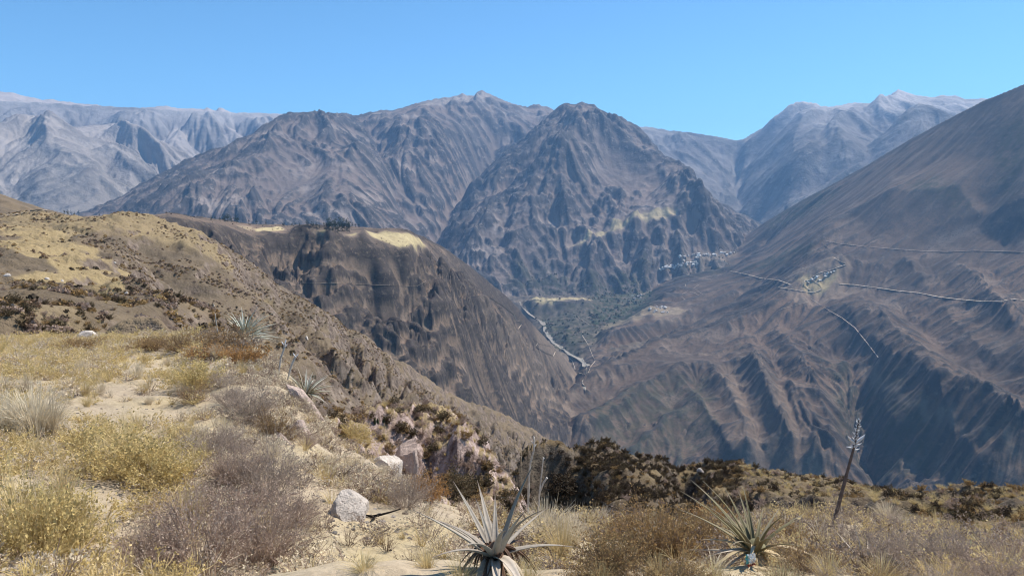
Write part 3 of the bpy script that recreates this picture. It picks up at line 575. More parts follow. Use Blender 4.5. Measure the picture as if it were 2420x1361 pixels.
M['hill'] = near_land('tawny hillside soil', (0.190, 0.142, 0.092), (0.135, 0.104, 0.072), (0.095, 0.069, 0.054), (0.26, 0.20, 0.155), 9, 0.60, 0.80, 1.3)
M['mound'] = near_land('scrubby mound soil', (0.12, 0.088, 0.058), (0.085, 0.064, 0.045), (0.055, 0.042, 0.034), (0.17, 0.135, 0.10), 1.6, 0.66, 0.9, 0.25, straw=(0.26, 0.19, 0.095))
M['ledge'] = near_land('pinkish ledge rock', (0.25, 0.19, 0.12), (0.20, 0.15, 0.10), (0.13, 0.085, 0.072), (0.52, 0.40, 0.35), 0.8, 0.70, 0.9, 0.12)
M['ground'] = near_land('pale dusty soil', (0.42, 0.335, 0.235), (0.36, 0.29, 0.21), (0.34, 0.28, 0.22), (0.52, 0.44, 0.34), 0.45, 0.5, 0.8, 0.035, straw=(0.50, 0.40, 0.22))

# ------------------------------------------------------------------ the land as meshes
def tagk(o, kind, label=None):
    o['kind'] = kind
    if label: o['label'] = label
    return o
hz = np.maximum.accumulate(TAN, axis=0)
hz = np.vstack([hz[:1], hz[:-1]])
marg = np.where(GR < 60, 0.12, 0.03)
KEEP = TAN > hz - marg
KEEP |= (GR < 9)
ANYK = KEEP[:-1, :-1] | KEEP[1:, :-1] | KEEP[:-1, 1:] | KEEP[1:, 1:]
ANYK &= (HEIGHT[:-1, :-1] > FLOOR + 1) & (HEIGHT[1:, 1:] > FLOOR + 1) & (HEIGHT[1:, :-1] > FLOOR + 1) & (HEIGHT[:-1, 1:] > FLOOR + 1)
CELL = np.maximum(MASS[:-1, :-1], MASS[1:, 1:])
QI = (np.arange(NR - 1)[:, None] * NC + np.arange(NC - 1)[None, :])
def in_poly(px, py, poly):
    ins = np.zeros(px.shape, bool); n = len(poly)
    for i in range(n):
        x1, y1 = poly[i]; x2, y2 = poly[(i + 1) % n]
        c = ((y1 > py) != (y2 > py)) & (px < (x2 - x1) * (py - y1) / (y2 - y1 + 1e-9) + x1)
        ins ^= c
    return ins
def region(name):
    """patches of straw grass, tan slope and green scrub, plus painted sunlight and shade, drawn as outlines on the ground plan"""
    return REG[name]
def soft(poly, wob, wl):
    P = [hit(*q) for q in poly]; P = [p for p in P if p is not None]
    X = GX + wob * fbm(GX / wl, GY / wl, 2, 11); Y = GY + wob * fbm(GX / wl, GY / wl, 2, 12)
    xs = [p[0] for p in P]; ys = [p[1] for p in P]
    r0, r1 = row(max(1.3, min(np.hypot(xs, ys)) * 0.9)), row(max(np.hypot(xs, ys)) * 1.1)
    out = np.zeros(GX.shape, bool)
    out[r0:r1] = in_poly(X[r0:r1], Y[r0:r1], [(p[0], p[1]) for p in P])
    return out
STRAW_AND_LIT = np.zeros((NR, NC), np.float32); GREEN_AND_SHADE = np.zeros((NR, NC), np.float32)
for poly, wob, wl, a in [
    ([(860, 543), (905, 546), (950, 552), (985, 562), (1010, 574), (1005, 583), (960, 584), (920, 577), (885, 563)], 4, 30, 0.95),
    ([(600, 541), (664, 536), (672, 544), (610, 549)], 2, 30, 1.0), ([(560, 533), (600, 536), (598, 545), (570, 540)], 2, 30, 0.5),
    ([(735, 541), (790, 547), (850, 549), (845, 554), (765, 556)], 3, 30, 0.8),
    ([(1490, 508), (1560, 490), (1590, 487), (1618, 500), (1560, 516), (1480, 534), (1430, 556), (1370, 582), (1330, 582), (1390, 546), (1450, 518)], 22, 90, 0.75),
    ([(1540, 742), (1500, 760), (1400, 790), (1440, 765), (1530, 725), (1600, 722), (1640, 740)], 25, 90, 0.45), ([(1870, 640), (1960, 610), (2020, 620), (1990, 660), (2060, 690), (1900, 720), (1840, 690)], 30, 90, 0.35),
    ([(1240, 710), (1290, 706), (1390, 706), (1400, 710), (1320, 716), (1262, 714)], 6, 60, 0.9),
    ([(1262, 812), (1300, 805), (1350, 840), (1370, 880), (1330, 880), (1280, 840)], 25, 60, 0.28),
    ([(1550, 634), (1600, 612), (1690, 594), (1745, 592), (1740, 610), (1650, 634), (1580, 642)], 20, 80, 0.35),
    ([(1880, 660), (1935, 655), (1990, 640), (1950, 690), (1900, 690)], 15, 80, 0.6),
    ([(2040, 850), (2150, 935), (2260, 990), (2430, 1080), (2430, 1105), (2250, 1008), (2140, 958), (2030, 872)], 12, 60, 0.32),  # paler tan along the crest of the brown spur
    ([(1690, 885), (1740, 1000), (1772, 1110), (1960, 1118), (1900, 1000), (1850, 905), (1790, 835), (1750, 805)], 30, 90, 0.16),  # sunlit rib faces right of the ridge, their light painted as tan
    ([(1120, 700), (1200, 750), (1290, 850), (1375, 930), (1330, 980), (1240, 900), (1160, 800)], 25, 90, 0.22),  # paler tan on the canyon slope facing the river
    ([(1540, 745), (1600, 730), (1620, 748), (1560, 765)], 20, 80, 0.3)]:
    STRAW_AND_LIT = np.maximum(STRAW_AND_LIT, soft(poly, wob, wl) * a)
near = (MASS == MASS_NAMES.index('left_hillside') + 1)
sp_ = [([(0, 540), (120, 545), (260, 610), (330, 665), (250, 690), (120, 640), (0, 610)], 14, 40, 0.9), ([(0, 515), (400, 520), (520, 590), (640, 690), (560, 660), (430, 570), (250, 540), (0, 560)], 10, 30, 0.55),
       ([(0, 850), (60, 700), (400, 780), (200, 800)], 5, 15, 0.25)]
for poly, wob, wl, a in sp_: STRAW_AND_LIT = np.maximum(STRAW_AND_LIT, soft(poly, wob, wl) * a * near)
fg = (MASS == MASS_NAMES.index('foreground_ground') + 1)
STRAW_AND_LIT = np.where(fg, np.clip(fbm(GX / 1.6, GY / 1.6, 3, 900) * 0.9 + 0.25, 0, 0.9), STRAW_AND_LIT)
lg = (MASS == MASS_NAMES.index('rock_ledge') + 1) | (MASS == MASS_NAMES.index('near_mound') + 1)
STRAW_AND_LIT = np.where(lg, np.clip(fbm(GX / 3, GY / 3, 3, 910) * 0.8 + 0.35, 0, 0.8), STRAW_AND_LIT)
for poly, wob, wl, a in [
    ([(1390, 690), (1450, 660), (1540, 665), (1560, 700), (1500, 745), (1420, 770), (1380, 760), (1400, 720)], 40, 150, 1.0),
    ([(1240, 722), (1400, 722), (1480, 740), (1420, 800), (1340, 830), (1300, 790)], 40, 110, 0.55),
    ([(1180, 660), (1260, 640), (1400, 640), (1540, 600), (1560, 640), (1440, 700), (1240, 700)], 60, 200, 0.7),
    ([(1270, 760), (1340, 755), (1370, 850), (1320, 830)], 20, 60, 0.8),
    ([(1810, 528), (1850, 500), (1900, 472), (1960, 442), (1995, 450), (1920, 500), (1850, 540)], 30, 120, 0.8), ([(2150, 430), (2200, 410), (2250, 440), (2290, 500), (2240, 490), (2180, 460)], 40, 150, 0.7),
    ([(1750, 645), (1830, 600), (1900, 575), (1930, 590), (1850, 625)], 25, 100, 0.75), ([(2350, 300), (2420, 270), (2430, 480), (2370, 420)], 50, 150, 0.7),
    ([(1950, 850), (2100, 880), (2200, 1000), (2250, 1100), (2100, 1150), (2000, 1050)], 40, 120, 0.5), ([(1400, 960), (1600, 885), (1680, 885), (1700, 1000), (1600, 1100), (1400, 1100)], 40, 100, 0.5),  # two dark slopes whose shade is painted with the scrub colour
    ([(1560, 625), (1680, 600), (1740, 590), (1740, 625), (1600, 660)], 30, 100, 0.5)]:
    GREEN_AND_SHADE = np.maximum(GREEN_AND_SHADE, soft(poly, wob, wl) * a)

STRAW_AND_LIT = blur(STRAW_AND_LIT, 1, 1); GREEN_AND_SHADE = blur(GREEN_AND_SHADE, 3, 3)
RIB = np.clip((HEIGHT - blur(np.maximum(HEIGHT, -900), 4, 4)) / (GR * 0.0022), -1, 1)
mass_mat = {'far_left_range': 'far', 'left_hills': 'far', 'far_right_range': 'far_right', 'far_right_shoulder': 'far_right', 'central_massif': 'central', 'central_peak': 'central',
            'valley_floor': 'valley', 'right_mountain': 'right', 'canyon_spur': 'spur', 'left_rise': 'hill', 'left_hillside': 'hill', 'near_mound': 'mound', 'rock_ledge': 'ledge', 'foreground_ground': 'ground'}
mass_obj = {'far_left_range': ('mountain_range', 'pale hazy mountain range along the left horizon'), 'left_hills': ('hills', 'rounded bluish hills below the far left range'),
            'far_right_range': ('mountain_range', 'blue hazy range with a pale pointed summit on the right'), 'far_right_shoulder': ('mountain_range', 'blue shoulder in front of the pale summit on the right'),
            'central_massif': ('mountain', 'broad furrowed mountain across the middle'), 'central_peak': ('mountain', 'steep rocky peak right of the middle'),
            'valley_floor': ('valley_floor', 'green terrace and riverbank at the bottom of the canyon'), 'right_mountain': ('mountain', 'big brown mountainside with trails on the right'),
            'canyon_spur': ('canyon_terrain', 'dark canyon spur topped by a small plateau with trees'), 'left_rise': ('hills', 'low brown rise at the left edge behind the hillside'),
            'left_hillside': ('hillside_terrain', 'tawny hillside falling into the canyon on the left'), 'near_mound': ('mound_terrain', 'dark scrubby mound and ridge beyond the foreground plants'),
            'rock_ledge': ('ledge_terrain', 'grassy ledge above a pinkish rock face'), 'foreground_ground': ('ground', 'pale dusty ground in the foreground')}
tot = 0
for k, nm in enumerate(MASS_NAMES):
    q = QI[ANYK & (CELL == k + 1)]
    if len(q) == 0: continue
    quads = np.stack([q, q + 1, q + NC + 1, q + NC], -1)
    used, inv = np.unique(quads, return_inverse=True)
    inv = inv.reshape(-1, 4)
    rr_, cc_ = used // NC, used % NC
    co = np.stack([GX[rr_, cc_], GY[rr_, cc_], HEIGHT[rr_, cc_]], -1).astype(np.float32)
    me = bpy.data.meshes.new(mass_obj[nm][0])
    me.vertices.add(len(co)); me.vertices.foreach_set('co', co.ravel())
    me.loops.add(inv.size); me.loops.foreach_set('vertex_index', inv.ravel().astype(np.int32))
    me.polygons.add(len(inv)); me.polygons.foreach_set('loop_start', np.arange(0, inv.size, 4, dtype=np.int32))
    me.polygons.foreach_set('use_smooth', np.ones(len(inv), bool))
    for an, arr in (('straw', STRAW_AND_LIT), ('green', GREEN_AND_SHADE), ('rib', RIB)):  # straw also holds painted sunlit faces, green also painted slope shade
        a = me.attributes.new(an, 'FLOAT', 'POINT'); a.data.foreach_set('value', arr[rr_, cc_].astype(np.float32))
    me.update(); me.materials.append(M[mass_mat[nm]])
    o = bpy.data.objects.new(mass_obj[nm][0], me); SC.collection.objects.link(o)
    tagk(o, 'structure', mass_obj[nm][1]); tot += len(inv)
print('land quads', tot)

# ------------------------------------------------------------------ the air
zmin = float(HEIGHT[KEEP & (HEIGHT > FLOOR + 1)].min()); zmax = float(HEIGHT[KEEP].max())
def box_mesh(name, a, b):
    v = [(x, y, z) for x in (a[0], b[0]) for y in (a[1], b[1]) for z in (a[2], b[2])]
    f = [(0, 1, 3, 2), (4, 6, 7, 5), (0, 4, 5, 1), (2, 3, 7, 6), (0, 2, 6, 4), (1, 5, 7, 3)]
    me = bpy.data.meshes.new(name); me.from_pydata(v, [], f); me.update(); return me
hm = bpy.data.materials.new('thin mountain air'); hm.use_nodes = True
nt = hm.node_tree; nt.nodes.clear()
vo = nt.nodes.new('ShaderNodeOutputMaterial'); pv = nt.nodes.new('ShaderNodeVolumePrincipled')
pv.inputs['Color'].default_value = (0.32, 0.58, 1.0, 1); pv.inputs['Density'].default_value = 4.7e-5; pv.inputs['Anisotropy'].default_value = 0.1
nt.links.new(pv.outputs[0], vo.inputs['Volume'])
hb = box_mesh('haze', (-15500, -300, zmin - 1), (15500, 15500, zmax + 25)); hb.materials.append(hm)
ho = bpy.data.objects.new('haze', hb); SC.collection.objects.link(ho); ho['kind'] = 'stuff'
# ------------------------------------------------------------------ object helpers
def tag(o, label, cat, group=None):
    o['label'] = label; o['category'] = cat
    if group: o['group'] = group
    return o
def link(name, me, mat=None, parent=None, loc=None, rot=None, scale=None):
    o = bpy.data.objects.new(name, me); SC.collection.objects.link(o)
    if mat is not None and me is not None and len(me.materials) == 0: me.materials.append(mat)
    if parent is not None: o.parent = parent
    if loc is not None: o.location = loc
    if rot is not None: o.rotation_euler = rot
    if scale is not None: o.scale = (scale,) * 3 if np.isscalar(scale) else scale
    return o
def mesh(name, V, F, mat=None, smooth=False):
    me = bpy.data.meshes.new(name); me.from_pydata([tuple(map(float, v)) for v in V], [], F)
    if smooth: me.polygons.foreach_set('use_smooth', [True] * len(F))
    me.update()
    if mat is not None: me.materials.append(mat)
    return me
def copy_tree(o, parent=None):
    c = o.copy(); SC.collection.objects.link(c); c.parent = parent
    for ch in list(o.children): copy_tree(ch, c)
    return c

def foliage(name, col, var=0.3, trans=0.35, rough=0.75):
    s = NT(name)
    tc = s.n.new('ShaderNodeTexCoord').outputs['Object']
    oi = s.n.new('ShaderNodeObjectInfo').outputs['Random']
    n = s.noise(tc, 9, 3, 0.6)
    c = s.mix(s.ramp(n, 0.35, 0.65), tuple(x * (1 - var) for x in col), tuple(min(1, x * (1 + var)) for x in col))
    c = s.mix(s.ramp(oi, 0, 1, 0, 0.45), c, (col[0] * 0.72, col[1] * 0.66, col[2] * 0.62))
    s.put(s.b.inputs['Base Color'], c); s.b.inputs['Roughness'].default_value = rough
    tr = s.n.new('ShaderNodeBsdfTranslucent'); s.l.new(c, tr.inputs[0])
    mx = s.n.new('ShaderNodeMixShader'); mx.inputs[0].default_value = trans
    s.l.new(s.b.outputs[0], mx.inputs[1]); s.l.new(tr.outputs[0], mx.inputs[2]); s.l.new(mx.outputs[0], s.out.inputs[0])
    return s.m
F = {'straw': foliage('dry straw grass', (0.66, 0.52, 0.27)), 'pale': foliage('bleached grass', (0.70, 0.60, 0.44)), 'matte': foliage('faded leaf litter', (0.47, 0.375, 0.30)), 'yellow': foliage('yellow green herb', (0.57, 0.44, 0.19)),
     'grey': foliage('grey dry twigs', (0.36, 0.29, 0.235)), 'mauve': foliage('mauve brown twigs', (0.37, 0.275, 0.22)), 'brown': foliage('brown dry twigs', (0.20, 0.135, 0.09), trans=0.2),
     'orange': foliage('rusty dry fern', (0.46, 0.26, 0.10)), 'olive': foliage('dull olive leaves', (0.115, 0.088, 0.05)), 'dark': foliage('dark scrub leaves', (0.062, 0.046, 0.030), trans=0.15),
     'ochre': foliage('ochre scrub twigs', (0.36, 0.24, 0.11)), 'tree': foliage('eucalyptus leaves', (0.035, 0.05, 0.028), trans=0.15), 'wood': foliage('tree bark', (0.13, 0.10, 0.08), trans=0.0)}

class Strips:
    """collects thin bent strips (twigs, blades) and small leaf faces"""
    def __init__(s): s.V = []; s.F = []; s.n = 0
    def strip(s, pts, w0, w1, side=None):
        pts = np.asarray(pts); k = len(pts)
        d = pts[-1] - pts[0]
        if side is None:
            side = np.cross(d, rng.normal(size=3))
        side = side / (np.linalg.norm(side) + 1e-9)
        ws = np.linspace(w0, w1, k)[:, None] * 0.5
        s.V.append(pts - side * ws); s.V.append(pts + side * ws)
        b = s.n
        for i in range(k - 1): s.F.append((b + i, b + i + 1, b + k + i + 1, b + k + i))
        s.n += 2 * k
    def leaf(s, p, size, d=None):
        a = rng.normal(size=3) if d is None else d + 0.5 * rng.normal(size=3)
        a /= np.linalg.norm(a) + 1e-9; b = np.cross(a, rng.normal(size=3)); b /= np.linalg.norm(b) + 1e-9
        s.V.append(np.array([p, p + a * size * 0.5 + b * size * 0.28, p + a * size, p + a * size * 0.5 - b * size * 0.28]))
        s.F.append((s.n, s.n + 1, s.n + 2, s.n + 3)); s.n += 4
    def mesh(s, name, mat): return mesh(name, np.concatenate(s.V), s.F, mat)

def twigs(S, H, Wd, stems, sub, thick, curl=0.25, leaves=None, lsize=0.02, lean=0.0, up=1.0):
    """a shrub: stems fan out from the base, each carries finer side twigs"""
    f1, f2 = rng.uniform(0, 6.28, 2)
    lump = lambda a_: 0.85 + 0.2 * math.sin(2 * a_ + f1) + 0.15 * math.sin(5 * a_ + f2)
    for i in range(stems):
        a = rng.uniform(0, 2 * math.pi); rr = math.sqrt(rng.uniform(0, 1)) * lump(a) * 1.1
        tip = np.array([math.cos(a) * rr * Wd * 0.5 + lean * H, math.sin(a) * rr * Wd * 0.5, H * (rng.uniform(0.45, 1.05) * (1.25 if rng.uniform() < 0.08 else 1.0) * lump(a) * math.sqrt(max(0.12, 1 - 0.75 * rr * rr)))])
        base = np.array([math.cos(a), math.sin(a), 0]) * rr * Wd * 0.10
        mid = base + (tip - base) * 0.5 + np.array([0, 0, H * 0.08 * up]) + rng.normal(size=3) * H * 0.05 * curl * 4
        t = np.linspace(0, 1, 5)[:, None]
        P = (1 - t) ** 2 * base + 2 * t * (1 - t) * mid + t * t * tip
        P = P + rng.normal(size=P.shape) * H * 0.012
        S.strip(P, thick, thick * 0.4)
        for j in range(sub):
            u = rng.uniform(0.25, 0.98); q = base * (1 - u) ** 2 + 2 * u * (1 - u) * mid + u * u * tip
            d = (tip - base) / (np.linalg.norm(tip - base) + 1e-9) + rng.normal(size=3) * 0.75; d[2] = abs(d[2]) * 0.7 + 0.1
            L = H * rng.uniform(0.12, 0.32); e = q + d / np.linalg.norm(d) * L
            m2 = (q + e) / 2 + rng.normal(size=3) * L * 0.12
            S.strip(np.array([q, m2, e]), thick * 0.55, thick * 0.25)
            if leaves is not None:
                for _ in range(leaves[1]): leaves[0].leaf(q + (e - q) * rng.uniform(0.3, 1.05), lsize * rng.uniform(0.6, 1.3))
def tuft(S, H, Wd, blades, w, droop=0.35, seg=4):
    for i in range(blades):
        a = rng.uniform(0, 2 * math.pi); rr = rng.uniform(0, 1) ** 0.7
        L = H * rng.uniform(0.55, 1.05)
        b = np.array([math.cos(a), math.sin(a), 0]) * rng.uniform(0, 0.12) * Wd
        out = np.array([math.cos(a), math.sin(a), 0]) * rr * Wd * 0.5
        t = np.linspace(0, 1, seg)[:, None]
        P = b + out * t ** 1.4 + np.array([0, 0, 1]) * (L * (t - droop * rr * t ** 2.4))
        P = P + rng.normal(size=P.shape) * H * 0.012
        S.strip(P, w, w * 0.25, side=np.array([-math.sin(a), math.cos(a), 0]) + rng.normal(size=3) * 0.5)

def blob_mesh(name, mat, n=70, size=0.25, flat=0.7):
    """rounded low scrub seen from afar: many small faces through a dome"""
    V, Fs = [], []
    for i in range(n):
        d = rng.normal(size=3); d[2] = abs(d[2]); d /= np.linalg.norm(d); p = d * rng.uniform(0.45, 1.0) * np.array([0.5, 0.5, flat * 0.8])
        a = rng.normal(size=3); a /= np.linalg.norm(a); b = np.cross(a, rng.normal(size=3)); b /= np.linalg.norm(b)
        k = len(V); s_ = size * rng.uniform(0.5, 1.1)
        V += [p + a * s_ * 0.5, p + b * s_ * 0.5, p - a * s_ * 0.5, p - b * s_ * 0.4]; Fs.append((k, k + 1, k + 2, k + 3))
    return mesh(name, V, Fs, mat)

def rock_mesh(name, mat, seed, dims=(1, 0.8, 0.6), sub=3, cuts=9, rough=0.06, peak=0.0):
    import bmesh
    r = np.random.default_rng(seed)
    bm = bmesh.new(); bmesh.ops.create_icosphere(bm, subdivisions=sub, radius=1.0)
    planes = [(lambda d: d / np.linalg.norm(d))(r.normal(size=3)) for _ in range(cuts)]; offs = r.uniform(0.55, 0.9, cuts)
    P = np.array([v.co[:] for v in bm.verts])
    for d, o in zip(planes, offs):
        k = P @ d; P = P - np.clip(k - o, 0, None)[:, None] * d
    nn = fbm(P[:, 0] * 2.3 + seed, P[:, 1] * 2.3 + P[:, 2] * 1.7, 4, seed)
    P = P * (1 + rough * nn[:, None]) * np.array(dims)
    P[:, :2] *= (1 - peak * (P[:, 2:3] + 1) / 2)
    for v, p in zip(bm.verts, P): v.co = p
    me = bpy.data.meshes.new(name); bm.to_mesh(me); bm.free(); me.materials.append(mat)
    return me
def rock_mat(name, col, dark, S=1.0):
    s = NT(name); tc = s.n.new('ShaderNodeTexCoord').outputs['Object']
    a = s.noise(tc, 2.2 * S, 6, 0.65, 0.4); b = s.noise(tc, 11 * S, 5, 0.7)
    c = s.mix(s.ramp(a, 0.4, 0.66), col, tuple(x * 0.78 for x in col)); c = s.mix(s.ramp(b, 0.56, 0.66), c, dark)
    return s.done(c, s.bump(s.math('ADD', a, s.math('MULTIPLY', b, 0.4)), 0.05, 0.9), 0.9)
M['rock_pale'] = rock_mat('pale lichen speckled rock', (0.60, 0.52, 0.45), (0.24, 0.19, 0.16))
M['rock_pink'] = rock_mat('pinkish pale rock', (0.56, 0.43, 0.36), (0.30, 0.22, 0.20))
M['rock_grey'] = rock_mat('grey pebble rock', (0.36, 0.31, 0.27), (0.18, 0.15, 0.13))
M['rock_brown'] = rock_mat('brown pebble rock', (0.30, 0.23, 0.17), (0.13, 0.10, 0.08))

# scatter of uncountable things: one points mesh that places small source meshes
def scatter(name, P, yaw, sc, idx, sources, label=None, tilt=0.15):
    me = bpy.data.meshes.new(name); n = len(P)
    me.vertices.add(n); me.vertices.foreach_set('co', np.asarray(P, np.float32).ravel())
    rot = np.stack([rng.normal(size=n) * tilt, rng.normal(size=n) * tilt, yaw], -1).astype(np.float32)
    a = me.attributes.new('rot', 'FLOAT_VECTOR', 'POINT'); a.data.foreach_set('vector', rot.ravel())
    a = me.attributes.new('sc', 'FLOAT_VECTOR', 'POINT')
    s3 = np.stack([sc, sc, sc * rng.uniform(0.75, 1.2, n)], -1).astype(np.float32) if np.ndim(sc) == 1 else np.asarray(sc, np.float32)
    a.data.foreach_set('vector', s3.ravel())
    a = me.attributes.new('idx', 'INT', 'POINT'); a.data.foreach_set('value', np.asarray(idx, np.int32))
    col = bpy.data.collections.new(name + ' sources')
    for i, sm in enumerate(sources):
        so = bpy.data.objects.new('%s_source_%02d' % (name, i), sm); col.objects.link(so)
    g = bpy.data.node_groups.new(name + ' scatter', 'GeometryNodeTree')
    g.interface.new_socket('Geometry', in_out='INPUT', socket_type='NodeSocketGeometry'); g.interface.new_socket('Geometry', in_out='OUTPUT', socket_type='NodeSocketGeometry')
    N = g.nodes; L = g.links
    gi = N.new('NodeGroupInput'); go = N.new('NodeGroupOutput'); ip = N.new('GeometryNodeInstanceOnPoints')
    ci = N.new('GeometryNodeCollectionInfo'); ci.inputs['Collection'].default_value = col; ci.inputs['Separate Children'].default_value = True; ci.inputs['Reset Children'].default_value = True
    def na(nm, ty):
        x = N.new('GeometryNodeInputNamedAttribute'); x.data_type = ty; x.inputs['Name'].default_value = nm
        return x.outputs['Attribute']
    L.new(gi.outputs[0], ip.inputs['Points']); L.new(ci.outputs[0], ip.inputs['Instance']); ip.inputs['Pick Instance'].default_value = True
    L.new(na('idx', 'INT'), ip.inputs['Instance Index']); L.new(na('rot', 'FLOAT_VECTOR'), ip.inputs['Rotation']); L.new(na('sc', 'FLOAT_VECTOR'), ip.inputs['Scale'])
    L.new(ip.outputs[0], go.inputs[0])
    o = bpy.data.objects.new(name, me); SC.collection.objects.link(o)
    md = o.modifiers.new('scatter', 'NODES'); md.node_group = g
    o['kind'] = 'stuff'
    if label: o['label'] = label
    return o
FOV_T = 0.80
def sample(r0, r1, dens, t0=-FOV_T, t1=FOV_T, mass=None, keep=None):
    """random points on the land, even per square metre; dens may be a function of (x, y, r)"""
    a0, a1 = math.atan(t0), math.atan(t1); area = 0.5 * (a1 - a0) * (r1 * r1 - r0 * r0)
    dmax = dens if np.isscalar(dens) else dens[0]
    n = int(area * dmax)
    r = np.sqrt(rng.uniform(r0 * r0, r1 * r1, n)); a = rng.uniform(a0, a1, n); x = r * np.sin(a); y = r * np.cos(a)
    ok = np.ones(n, bool)
    ci = np.clip(np.searchsorted(T, np.tan(a)), 0, NC - 1); ri = np.clip(np.searchsorted(RR, r), 0, NR - 1)
    if mass is not None:
        ok &= np.isin(MASS[ri, ci], [MASS_NAMES.index(m_) + 1 for m_ in mass])
    ok &= TAN[ri, ci] > hz[ri, ci] - 0.5 / np.maximum(r, 4) - 0.004          # leave out what the land hides
    x, y, r, ri, ci = x[ok], y[ok], r[ok], ri[ok], ci[ok]
    if not np.isscalar(dens):
        p = dens[1](x, y, r, ri, ci); k = rng.uniform(0, 1, len(x)) < p; x, y, r = x[k], y[k], r[k]
    return np.stack([x, y, ground_z(x, y)], -1), r
# ------------------------------------------------------------------ roads, trails and the river far below
def ribbon(name, pts, w, mat, lift, label, step=4.0):
    lift = lift * 1.4; w = w * (0.72 if name == 'trail' else 0.95)
    px = []
    for a, b in zip(pts[:-1], pts[1:]):
        n = max(1, int(math.hypot(b[0] - a[0], b[1] - a[1]) / step))
        for i in range(n): px.append((a[0] + (b[0] - a[0]) * i / n, a[1] + (b[1] - a[1]) * i / n))
    px.append(pts[-1])
    P = [hit(*q) for q in px]; segs, cur = [], []
    for p in P:
        if p is None: 
            if len(cur) > 1: segs.append(cur)
            cur = []; continue
        if cur and abs(math.hypot(*p[:2]) / math.hypot(*cur[-1][:2]) - 1) > 0.045:
            if len(cur) > 1: segs.append(cur)
            cur = []
        cur.append(p)
    if len(cur) > 1: segs.append(cur)
    V, Fs = [], []
    for sgm in segs:
        A = np.array(sgm)
        G = ground_n(A[:, 0], A[:, 1], 12.0)[:, :2]                       # downhill direction: the outer lip of the bench
        for _ in range(6): G[1:-1] = (G[:-2] + 2 * G[1:-1] + G[2:]) / 4
        G /= np.linalg.norm(G, axis=1, keepdims=True) + 1e-9
        wv = w * (0.85 + 0.3 * rng.uniform(size=len(A)))[:, None]
        if name.startswith('river'): wv = wv * np.clip(1 + 0.9 * vnoise(A[:, 0] / 90, A[:, 1] / 90, 8), 0.25, 2)[:, None]
        Lp = A[:, :2] - G * wv * 0.5; Rp = A[:, :2] + G * wv * 0.5
        zm = A[:, 2] + lift; zl = zm; zr = zm - 0.12 * w
        b = len(V)
        for i in range(len(A)):
            V += [(Lp[i, 0], Lp[i, 1], zl[i]), (A[i, 0], A[i, 1], zm[i]), (Rp[i, 0], Rp[i, 1], zr[i])]
        for i in range(len(A) - 1):
            for j in (0, 1): Fs.append((b + 3 * i + j, b + 3 * i + j + 1, b + 3 * i + 4 + j, b + 3 * i + 3 + j))
    if not V: return None
    o = link(name, mesh(name, V, Fs, mat, True)); o['kind'] = 'structure'; o['label'] = label; return o
M['dust'] = plain('pale road dust', (0.50, 0.41, 0.32), 0.2, 0.05, objcoord=False)
M['dust2'] = plain('ochre trail dust', (0.40, 0.32, 0.25), 0.25, 0.05, objcoord=False)
M['gravel'] = plain('river gravel', (0.36, 0.31, 0.25), 0.3, 0.08, objcoord=False)
M['water'] = plain('shallow river water', (0.08, 0.10, 0.085), 0.2, 0.05, rough=0.45, objcoord=False)
ribbon('road', [(1983, 672), (2018, 674), (2065, 680), (2120, 688), (2170, 693), (2220, 703), (2270, 709), (2320, 713), (2372, 714)], 7, M['dust'], 2.2, 'pale road crossing the brown mountainside to the right edge')
ribbon('road', [(2372, 712), (2400, 708), (2440, 714), (2500, 735)], 6, M['dust'], 2.2, 'end of the pale road leaving the picture on the right')
ribbon('road', [(1952, 570), (1985, 577), (2040, 583), (2120, 590), (2180, 594), (2240, 596), (2300, 593), (2340, 594), (2440, 597)], 6, M['dust2'], 2.0, 'upper road running level across the brown mountainside')
ribbon('road', [(1725, 641), (1765, 649), (1797, 658), (1840, 663), (1870, 674)], 6, M['dust'], 2.0, 'road piece coming in from the village to the hairpins')
ribbon('road', [(1840, 680), (1880, 686), (1900, 690), (1925, 692), (1943, 684), (1935, 672), (1918, 662), (1902, 664), (1898, 676), (1915, 686)], 6, M['dust'], 2.0, 'hairpin loop round the settlement on the spur')
ribbon('road', [(1920, 655), (1938, 645), (1965, 638), (1985, 631), (2000, 626), (1985, 618), (1972, 611)], 6, M['dust'], 2.0, 'track climbing from the hairpins to the upper road')
ribbon('trail', [(1942, 575), (1960, 588), (1985, 602), (2005, 610)], 4, M['dust2'], 1.6, 'trail dropping from the bend of the upper road')
ribbon('trail', [(1905, 700), (1930, 715), (1960, 735), (1990, 752), (2020, 775), (2050, 812), (2075, 845)], 4, M['dust2'], 1.6, 'trail down the crest of the brown spur')
ribbon('trail', [(1910, 714), (1880, 722), (1850, 730), (1828, 740)], 4, M['dust2'], 1.6, 'trail along the spur crest left of the settlement')
ribbon('trail', [(1614, 645), (1630, 652), (1660, 658), (1680, 661)], 4.5, M['dust'], 1.6, 'zigzag trail just below the village')
ribbon('trail', [(1625, 663), (1650, 666), (1655, 671), (1640, 681), (1652, 690), (1662, 698)], 4.5, M['dust'], 1.6, 'right branch of the zigzag trail below the village')
ribbon('trail', [(1622, 664), (1620, 676), (1614, 684)], 4.5, M['dust'], 1.6, 'short middle leg of the zigzag trail')
ribbon('trail', [(1626, 688), (1612, 696), (1611, 702), (1621, 711)], 4.5, M['dust'], 1.6, 'lowest hook of the zigzag trail')
ribbon('trail', [(1626, 690), (1640, 692), (1654, 700)], 4.5, M['dust'], 1.6, 'cross leg of the zigzag trail')
ribbon('trail', [(1693, 577), (1700, 582), (1710, 590), (1712, 597)], 5, M['dust'], 1.8, 'short track entering the village from above')
